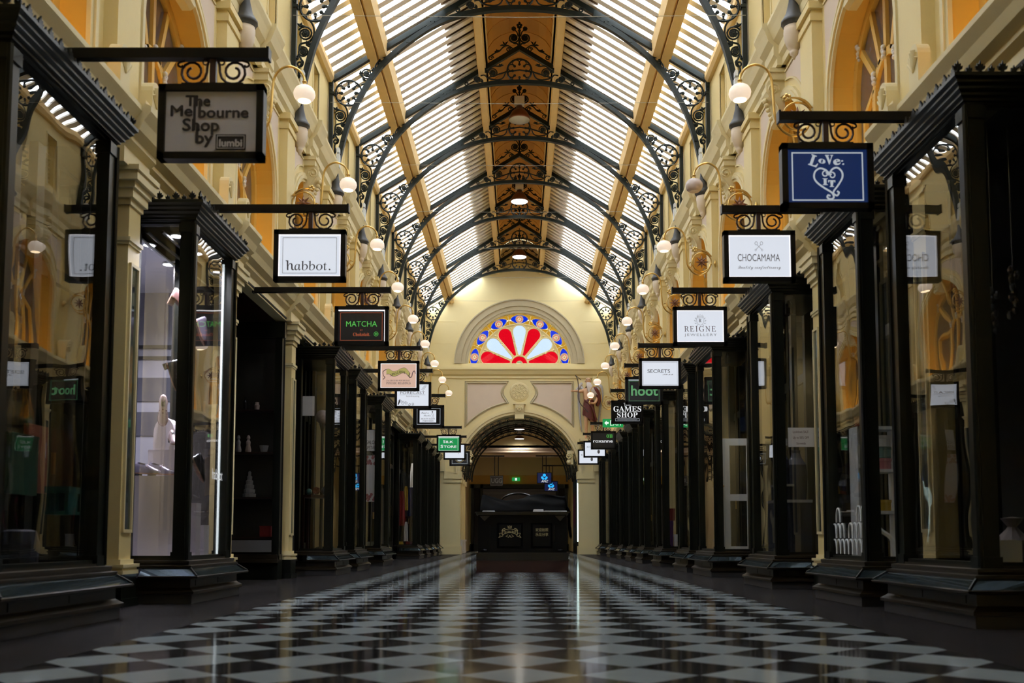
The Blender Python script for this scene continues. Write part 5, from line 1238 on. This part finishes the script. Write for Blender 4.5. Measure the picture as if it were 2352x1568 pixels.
m = MB().prism([(-w_, 0), (w_, 0), (w_, zt-zb-w_*1.6)]+[(w_*math.cos(PI*i/10), zt-zb-w_*1.6+w_*1.6*math.sin(PI*i/10)) for i in range(1, 10)]+[(-w_, zt-zb-w_*1.6)], 'y', 0, .32).build('arched_stand', 'plinth_white', None, loc=((ax0+ax1)/2, 16.6, zb)); tag(m, 'white round-topped display stand in the shoe window', 'display stand')
mat('sh_black', (.015, .015, .018), .15); mat('sh_silver', (.20, .18, .24), .25, .3); mat('sh_wine', (.08, .01, .03), .25); mat('sh_blue', (.01, .03, .55), .3); mat('sh_pink', (.48, .25, .24), .4); mat('sh_blush', (.55, .42, .42), .35); mat('sole_tan', (.22, .12, .07), .6)
def shoe(name, label, upper, loc, rot=(0, 0, 0), heel=.05, cap=None, sc=1.0, open_=True):
    t = thing('shoe', label, 'shoe', loc, 0, 'shoes in the window'); t.rotation_euler = rot; t.scale = (sc, sc, sc)
    # length along +x (toe), u = .48
    sec = [(-.22, .05, .17), (-.18, .065, .19), (-.1, .06, .165), (0, .062, .15), (.08, .075, .12), (.16, .075, .085), (.22, .055, .06), (.255, .02, .035)]
    m = MB(); n = 10; V = []
    for x, hw, hh in sec:
        for k in range(n):
            a = PI*k/(n-1); V.append((x, hw*math.cos(a), heel*max(0, (.1-x)/.32)+.015+hh*math.sin(a)**.7))
    F = [(i*n+k, i*n+k+1, (i+1)*n+k+1, (i+1)*n+k) for i in range(len(sec)-1) for k in range(n-1)]+[tuple(range(n)), tuple((len(sec)-1)*n+k for k in range(n))]
    up_ = m.add(V, F).build('upper', upper, t, smooth=True)
    s = MB(); V = []
    for x, hw, hh in sec:
        z = heel*max(0, (.1-x)/.32)
        V += [(x, -hw*1.1, z), (x, hw*1.1, z), (x, hw*1.1, z+.018), (x, -hw*1.1, z+.018)]
    s.add(V, [(4*i+k, 4*i+(k+1) % 4, 4*i+4+(k+1) % 4, 4*i+4+k) for i in range(len(sec)-1) for k in range(4)]+[(0, 1, 2, 3), (28, 29, 30, 31)])
    s.build('sole', 'sole_tan', t); MB().box(-.22, -.13, -.055, .055, -.02, heel+.0).build('heel', 'sh_black' if upper != 'sh_pink' else 'sole_tan', t)
    MB().add([(x, y, z+heel*.5) for x, y, z in ((-.16, -.035, .197), (-.16, .035, .197), (-.02, .03, .172), (-.02, -.03, .172))], [(0, 1, 2, 3)]).build('opening', 'iron_black', up_)
    if cap: MB().tube([(.02, -.055, .12), (.02, 0, .168), (.02, .055, .12)], .012, 5).tube([(.07, -.06, .09), (.07, 0, .14), (.07, .06, .09)], .012, 5).build('strap', cap, up_)
    return t
zt_ = HZ(1092, Yp)+.025
shoe('a', 'dark silver and wine brogue on the tall white plinth, left of the pair', 'sh_silver', (HX(340, 16.2), 16.12, zt_), (0, 0, -.25), .02, 'sh_wine'); shoe('b', 'dark silver and wine brogue on the tall white plinth, right of the pair', 'sh_silver', (HX(364, 16.2), 16.28, zt_), (0, 0, -.25), .02, 'sh_wine')
shoe('c', 'wine and silver shoe standing toe-down against the arched stand top', 'sh_blush', (HX(369, 16.5), 16.5, HZ(946, 16.5)), (0, 1.25, -1.25), .06, 'sh_wine'); shoe('d', 'glossy black shoe hanging toe-down in the shoe window', 'sh_black', (HX(380, 16.1), 16.1, HZ(862, 16.1)), (0, 1.15, .3), .05, 'sh_silver')
shoe('e', 'bright blue shoe on the low white plinth', 'sh_blue', (HX(294, 16.15), 16.18, HZ(1186, Yp)+.02), (0, 0, -1.2), .04, None, .75); shoe('f', 'pink heeled shoe hanging beside the black corner post', 'sh_pink', (HX(402, 16.2), 16.2, HZ(702, 16.2)), (0, .4, .6), .1); shoe('g', 'blush shoe beside the arched stand foot', 'sh_blush', (HX(391, 16.4), 16.45, HZ(1016, 16.4)), (0, .25, -1.0), .06, None, .8)
shoe('h', 'silver shoe hanging behind the front glass, upper', 'sh_silver', (-5.62, 16.9, 4.6), (0, 1.1, .5), .05); shoe('i', 'black shoe hanging low behind the front glass, tan sole turned out', 'sh_black', (-5.62, 16.95, 2.2), (0, 1.0, .6), .04)
o = text_mb('habbot.', 0, .62, 0, .19, 0).build('window_lettering', 'txt_white', None); o.rotation_euler = (0, 0, PI/2); o.location = ((-5.345)*U, 17.02*U, 2.05*U); tag(o, 'white lettering on the front glass of the shoe window', 'lettering')

# ================================================================ other window contents
mat('d_red', (.22, .012, .012), .5); mat('d_orange', (.20, .04, .01), .5); mat('d_yellow', (.55, .36, .03), .6); mat('d_blue', (.010, .025, .16), .5); mat('d_green', (.005, .04, .022), .5); mat('d_teal', (.02, .09, .09), .5); mat('d_pink', (.45, .16, .18), .5); mat('d_mint', (.18, .30, .27), .5); mat('d_purple', (.09, .02, .16), .5); mat('crystal', (.30, .30, .32), .15); mat('crystal_dim', (.05, .05, .055), .1); mat('mottle', (.38, .30, .28), .5, noise=.5, nscale=25); mat('marble', (.4, .4, .42), .2, noise=.4, nscale=10)
# recessed cabinet after the shoe shop
CY = 24.6
t = thing('display_cabinet', 'tall black glazed cabinet with shelves in the dark recess past the shoe window', 'cabinet', (-6.75, CY, 0))
m = MB().box(-.8, .72, -.05, .42, 0, .62).box(-.8, .8, -.08, .1, 6.1, 6.5)
for x in (-.75, .62): m.box(x-.06, x+.12, -.06, .08, .6, 6.3)
m.build('frame', 'shop_black', t); MB().box(-.95, .74, -.16, .1, .42, .50).box(-.85, .72, -.1, .1, .5, .62).build('sill', 'shop_brown', t)
for z in (1.06, 2.06, 3.2, 4.28): MB().box(-.7, .6, .05, .40, z-.04, z).build('shelf', 'mahogany', t)
MB().box(-.75, .7, .41, .43, .6, 6.3).build('back', 'dark_room', t); MB().box(-.68, .56, -.01, .0, .62, 6.1).build('pane', 'pane', t); MB().box(-.68, .56, -.05, -.02, .68, .98).build('notice_strip', 'txt_dim', t)
MB().box(-9.8, -6.3, 18.0, 25.6, 6.64, 6.66).build('ceiling_recess', 'mahogany', kind='structure')
i = 0
def put(name, label, cat, mb, m, loc, group=None):
    o = mb.build(name, m, None, loc=loc); tag(o, label, cat, group); return o
tw = MB()
for k in range(6): tw.lathe([(.17-.026*k, .11*k), (.175-.026*k, .11*k+.08), (.12-.02*k, .11*k+.11)], n=10)
put('crystal_tower', 'white tiered crystal tower on the lower cabinet shelf', 'ornament', tw, 'crystal', (-6.85, CY+.22, 2.065))
sm = lambda: MB().lathe([(.07, 0), (.08, .06), (.05, .18), (.06, .26), (.03, .32), (.05, .36), (.035, .42), (.001, .44)], n=10)
put('figurine', 'pale figurine left on the middle cabinet shelf', 'figurine', sm(), 'crystal', (-7.15, CY+.22, 3.205)); put('figurine', 'pale figurine in the centre of the middle cabinet shelf', 'figurine', sm(), 'mottle', (-6.9, CY+.22, 3.205))
put('wire_basket', 'small bright wire basket on the middle cabinet shelf', 'basket', MB().lathe([(.08, 0), (.12, .16), (.125, .17), (.07, .02)], n=12), 'crystal', (-6.5, CY+.22, 3.205)); put('bottle', 'dark bottle on the upper cabinet shelf', 'bottle', MB().lathe([(.05, 0), (.05, .2), (.02, .26), (.02, .34), (.001, .34)], n=10), 'sh_black', (-7.0, CY+.22, 4.285)); put('jar', 'small jar on the upper cabinet shelf', 'jar', MB().lathe([(.06, 0), (.07, .12), (.05, .16), (.055, .2), (.001, .21)], n=10), 'mottle', (-6.7, CY+.22, 4.285)); put('red_box', 'red box low in the cabinet', 'box', MB().box(-.14, .14, -.1, .1, 0, .26).box(-.15, .15, -.11, .11, .24, .27), 'd_red', (-6.4, CY+.22, 1.065))
# bay under the peach sign
t = thing('ball_on_stand', 'mottled ball on a dark stand in the bay under the peach sign', 'ornament', (-5.86, 28.98, .69)); MB().ball((0, 0, 3.94), .21, 12).build('ball', 'mottle', t, smooth=True); MB().lathe([(.2, 0), (.18, .06), (.05, .1), (.04, 3.5), (.1, 3.74), (.001, 3.74)], n=10).build('stand', 'iron_black', t)
p = MB().box(-.17, .17, -.004, .004, -.28, .28); put('paper_notice', 'white paper notice stuck inside the glass under the peach sign', 'notice', p, 'paper', (-6.0, 27.66, 4.78))
t = thing('altar_table', 'dark red table in the bay under the peach sign', 'table', (-5.85, 28.2, .69)); MB().box(-.36, .36, -.2, .5, 1.50, 1.58).build('top', 'mahogany', t)
for x in (-.33, .33):
    for y in (-.16, .46): MB().box(x-.03, x+.03, y-.03, y+.03, 0, 1.5).build('leg', 'mahogany', t)
put('orange_flower', 'orange flower ornament on the dark red table', 'flower', (lambda m: [m.tube([(0, 0, .1), (.1*math.cos(a), -.02, .12+.1*math.sin(a))], [.03, .05], 6) for a in [2*PI*i/7 for i in range(7)]] and m)(MB()), 'd_orange', (-5.85, 28.2, 2.28)); put('green_globe', 'small green globe on the dark red table', 'globe', MB().ball((0, 0, .09), .09, 8), 'd_teal', (-6.05, 28.15, 2.275)); put('dark_globe', 'dark glass globe on the dark red table', 'globe', MB().ball((0, 0, .12), .12, 8), 'navy', (-5.6, 28.2, 2.275))
put('red_vase', 'glossy red vase below the mottled ball', 'vase', MB().lathe([(.06, 0), (.13, .1), (.1, .26), (.04, .36), (.05, .42), (.001, .42)], n=12), 'd_red', (-5.62, 28.6, 2.275))
# notice bay, clothes bay
t = thing('wall_notice', 'white framed notice in the bay before the clothes window', 'notice', (-5.62, 37.12, 4.75)); MB().box(-.25, .25, -.01, .01, -.42, .42).build('board', 'paper', t); frame_line(MB(), -.25, .25, -.42, .42, .02, -.014).build('border', 'ink', t); text('SALON', -.2, .2, -.14, .14, 'ink', t, -.014); text('UPSTAIRS', -.22, .22, -.34, .13, 'ink', t, -.014)
t = thing('flower_banner', 'tall white banner with pink blossoms below the framed notice', 'banner', (-5.62, 37.12, 3.3)); MB().box(-.25, .25, -.006, .006, -.88, .88).build('sheet', 'paper', t); fb = MB(); rnd = random.Random(5)
for i in range(40): fb.ball((rnd.uniform(-.22, .2), -.012, rnd.choice((-1, 1))*rnd.uniform(.55, .85)), rnd.uniform(.03, .06), 5, sy=.1)
fb.build('blossoms', 'd_pink', t)
def garment(name, label, x, y, z0, z1, w_, m, wave=5):
    mb = MB(); nx, nz = 14, 10; V = []
    for s in (0, 1):
        for i in range(nx+1):
            for j in range(nz+1):
                u, v = i/nx, j/nz; ww = w_*(.75+.25*(1-v)) if v < .85 else w_*(.75-.9*(v-.85)*2)
                V.append(((u-.5)*ww, .04*math.sin(u*wave*3)*(1.2-v)+(.05 if s else -.02), (z1-z0)*v))
    o = (nx+1)*(nz+1); F = []
    for i in range(nx):
        for j in range(nz): a = i*(nz+1)+j; F += [(a, a+1, a+nz+2, a+nz+1), (o+a, o+a+nz+1, o+a+nz+2, o+a+1)]
    for i in range(nx): a = i*(nz+1); F += [(a, a+nz+1, o+a+nz+1, o+a), (a+nz, o+a+nz, o+a+2*nz+1, a+2*nz+1)]
    mb.add(V, F); return put(name, label, 'clothing', mb, m, (x, y, z0), 'garments in the clothes window')
garment('red_dress', 'red patterned garment hanging at left of the clothes window', -6.12, 50.8, 1.7, 3.5, .42, 'd_red'); garment('yellow_scarf', 'yellow scarf hanging beside the red garment', -5.9, 50.9, 2.5, 3.75, .24, 'd_yellow'); garment('blue_jacket', 'deep blue jacket on a form in the clothes window', -5.62, 51.0, 2.2, 3.7, .42, 'd_blue'); garment('white_scarf', 'white scarf hanging low in the clothes window', -5.86, 50.75, .9, 1.9, .2, 'paper'); garment('cream_robe', 'pale robe hanging behind the blue jacket', -5.6, 51.6, 2.6, 5.0, .4, 'white_plaster')
for i, (x, m, l) in enumerate(((-6.1, 'd_yellow', 'yellow folded silks on the clothes window floor'), (-5.75, 'd_red', 'red folded silks on the clothes window floor'), (-5.55, 'd_purple', 'purple folded silks on the clothes window floor'))):
    mb = MB(); 
    for k in range(4): mb.box(-.13+.01*k, .13-.015*k, -.12, .12-.01*k, .05*k, .05*k+.045)
    put('folded_silk', l, 'folded cloth', mb, m, (x, 50.75, .69))
# right: looped decal, tiered boxes
dl = MB()
for row, z0, rng in ((0, .76, range(0, 8)), (1, 1.02, (0, 1, 2, 3, 5, 6, 7)), (2, 1.28, (0, 1, 6))):
    for i in rng: dl.tube([(0, .2*i+.1-.09*math.cos(PI*j/10), z0+.24*math.sin(PI*j/10)**.7) for j in range(11)], .013, 4)
o = dl.build('loop_decal', 'white_paint', None, loc=(5.335, 15.12, 0)); tag(o, 'rows of white looped arches on the front glass of a right bay', 'decal')
dl = MB().tube(smooth_path([(.18, 0, .70), (.10, 0, 1.0), (-.04, 0, 1.12), (-.12, 0, 1.2)], 5), .035, 5).tube(smooth_path([(.18, 0, .70), (.26, 0, 1.0), (.42, 0, 1.12)], 5), .035, 5); o = dl.build('curl_decal', 'white_paint', None, loc=(5.55, 14.92, 0)); tag(o, 'thick white curl on the side glass of the looped bay', 'decal')
t = thing('shelf_unit', 'white shelf unit with pastel tins behind the looped decal bay', 'shelf', (5.85, 15.9, .69))
for z in (.72, 1.40, 2.1): MB().box(-.32, .32, 0, .4, z, z+.05).build('shelf', 'white_paint', t)
MB().box(-.34, -.30, 0, .4, 0, 2.15).box(.30, .34, 0, .4, 0, 2.15).build('upright', 'white_paint', t)
for i, (x, z, m, l) in enumerate(((.12, 1.452, 'd_pink', 'pink round tin at the bottom of a tin stack'), (.12, 1.64, 'd_mint', 'mint round tin in the middle of a tin stack'), (.12, 1.828, 'paper', 'pale round tin on top of a tin stack'), (-.15, 1.452, 'd_blue', 'blue and green jar beside the tin stack'), (.1, .772, 'd_yellow', 'yellow tin on the lowest shelf'), (-.15, 2.152, 'd_orange', 'amber sweets jar on the top shelf'))):
    put('round_tin', l+' in the looped decal bay', 'tin', MB().lathe([(.15, 0), (.15, .13), (.16, .135), (.16, .18), (.001, .185)], n=14), m, (5.85+x, 16.1, .69+z))
# sale notice bay
t = thing('sale_notice', 'white paper sale notice with small red lettering on a right window', 'notice', (5.82, 20.14, 3.1)); MB().box(-.27, .27, -.004, .004, -.2, .2).build('sheet', 'paper', t)
text('Lockdown SALE', -.17, .15, .09, .05, 'ink_red', t, -.008); text('Up to 50% OFF', -.17, .16, -.03, .05, 'ink_red', t, -.008); text('Storewide', -.1, .09, -.15, .05, 'ink_red', t, -.008)
t = thing('jewellery_table', 'dark navy display block with pale marble edge in the sale notice bay', 'display', (5.78, 20.6, .69)); MB().box(-.36, .36, 0, .8, 0, 1.08).build('block', 'navy', t); MB().box(-.38, .38, -.03, .83, 1.08, 1.14).box(-.38, .0, -.03, .5, 1.42, 1.47).build('marble_top', 'marble', t); MB().box(-.36, -.02, 0, .47, 1.14, 1.42).build('riser', 'navy', t)
def bust(label, x, y, z, s_):
    m = MB().lathe([(.20, 0), (.22, .15), (.24, .5), (.22, .75), (.12, .9), (.09, 1.0), (.1, 1.06), (.001, 1.07)], n=16); m.v = [(a*s_, b*s_*.6, c*s_) for a, b, c in m.v]
    put('necklace_bust', label, 'display bust', m, 'navy', (x, y, z), 'navy busts in the sale notice bay')
bust('larger dark navy necklace bust on the marble top', 5.92, 20.9, 1.835, 1.0); bust('smaller dark navy necklace bust on the raised block', 5.58, 20.8, 2.165, .7)
# white framed cabinet door
t = thing('cabinet_door', 'white framed two-pane cabinet door standing in a right bay', 'cabinet door', (5.9, 26.6, .69)); m = MB()
for a, b, z0, z1 in ((-.40, -.18, 0, 3.05), (.28, .40, 0, 3.05), (-.18, .28, 0, .12), (-.18, .28, 1.35, 1.53), (-.18, .28, 2.86, 3.05)): m.box(a, b, -.03, .03, z0, z1)
m.build('frame', 'white_paint', t)
for z0, z1 in ((.12, 1.35), (1.53, 2.86)): MB().box(-.18, .28, -.005, .005, z0, z1).build('pane', 'pane', t)
MB().ball((-.36, -.05, 1.75), .025, 6).build('knob', 'brass', t)
# purple goods bay, nearest bays
for x, z, hh, m, l in ((5.55, .69, 1.0, 'd_purple', 'purple upright box among the right window goods'), (5.62, 1.69, .45, 'd_red', 'red box standing on the purple box'), (5.85, .69, .5, 'paper', 'white box low beside the purple box')): put('goods_box', l, 'box', MB().box(-.12, .12, -.12, .12, 0, hh-.01).box(-.13, .13, -.13, .13, hh*.8, hh-.005), m, (x, 36.3, z))
sk_ = MB().lathe([(.16, 0), (.22, .1), (.2, .3), (.08, .42), (.05, .46), (.13, .56), (.001, .58)], n=12); put('gift_sack', 'pale tied gift sack in the nearest right window', 'sack', sk_, 'sack_cloth', (5.9, 11.75, .69)); put('photo_card', 'small white framed card beside the gift sack', 'card', frame_line(MB(), -.2, .2, 0, .3, .02, 0).box(-.18, .18, -.003, .003, .02, .28), 'white_paint', (5.68, 11.5, .69))
for i, (x, z) in enumerate(((5.7, 4.0), (5.95, 4.25))):
    c_ = MB()
    for k in range(9): c_.ball((.05*math.sin(k*2.1), .05*math.cos(k*1.7), -.07*k), .035, 5, sz=1.6)
    c_.tube([(0, 0, 0), (0, 0, 6.05-z)], .006, 4); put('hanging_crystal', 'cluster of hanging crystals in the nearest right window, %s' % ('lower', 'upper')[i], 'crystals', c_, 'crystal_dim', (x, 11.6, z))
put('orange_picture', 'orange framed picture in the nearest left window', 'picture', MB().box(-.03, .03, -.25, .25, 0, .8).box(-.04, .04, -.28, .28, -.03, 0), 'd_orange', (-5.95, 12.0, 1.6)); put('green_board', 'dark green board in the nearest left window', 'board', MB().box(-.03, .03, -.3, .3, 0, .65).box(-.035, .035, -.31, .31, .65, .68), 'd_green', (-5.6, 11.0, 1.5)); put('white_model', 'small white columned model in the nearest left window', 'model', MB().box(-.15, .15, -.15, .15, 0, .04).box(-.15, .15, -.15, .15, .26, .34).box(-.13, -.09, -.13, .13, .04, .26).box(.09, .13, -.13, .13, .04, .26).box(-.02, .02, -.13, .13, .04, .26), 'd_teal', (-5.6, 12.0, 1.3)); put('blue_bag', 'blue bag on the floor of the nearest left window', 'bag', MB().lathe([(.2, 0), (.22, .25), (.18, .4), (.12, .42), (.001, .36)], n=12), 'navy', (-5.7, 11.2, .69))

for i, (x, y, e, l) in enumerate(((5.75, 20.6, 40, 'small black spotlight on the ceiling of the sale notice bay'), (5.7, 26.5, 70, 'small black spotlight above the white cabinet door'), (-5.75, 51.0, 22, 'small black spotlight above the clothes window'), (5.85, 15.6, 6, 'small black spotlight above the tiered tins'))):
    t = thing('window_spotlight', l, 'light', (x, y, 6.08), 0, 'small spotlights in the bay windows')
    MB().lathe([(.06, -.3), (.08, -.28), (.07, -.08), (.03, 0), (.001, 0)], n=12).build('housing', 'iron_black', t); MB().lathe([(.001, -.295), (.055, -.295), (.055, -.285), (.001, -.285)], n=12).build('lens', 'spot_lens', t)
    ld = bpy.data.lights.new('spotlight', 'SPOT'); ld.energy = e; ld.spot_size = 1.9; ld.spot_blend = .7; ld.shadow_soft_size = .04; ld.color = (1, .95, .9); lo = bpy.data.objects.new('spotlight', ld); COL.objects.link(lo); lo.parent = t; lo.location = (0, -.02, -.32*U)
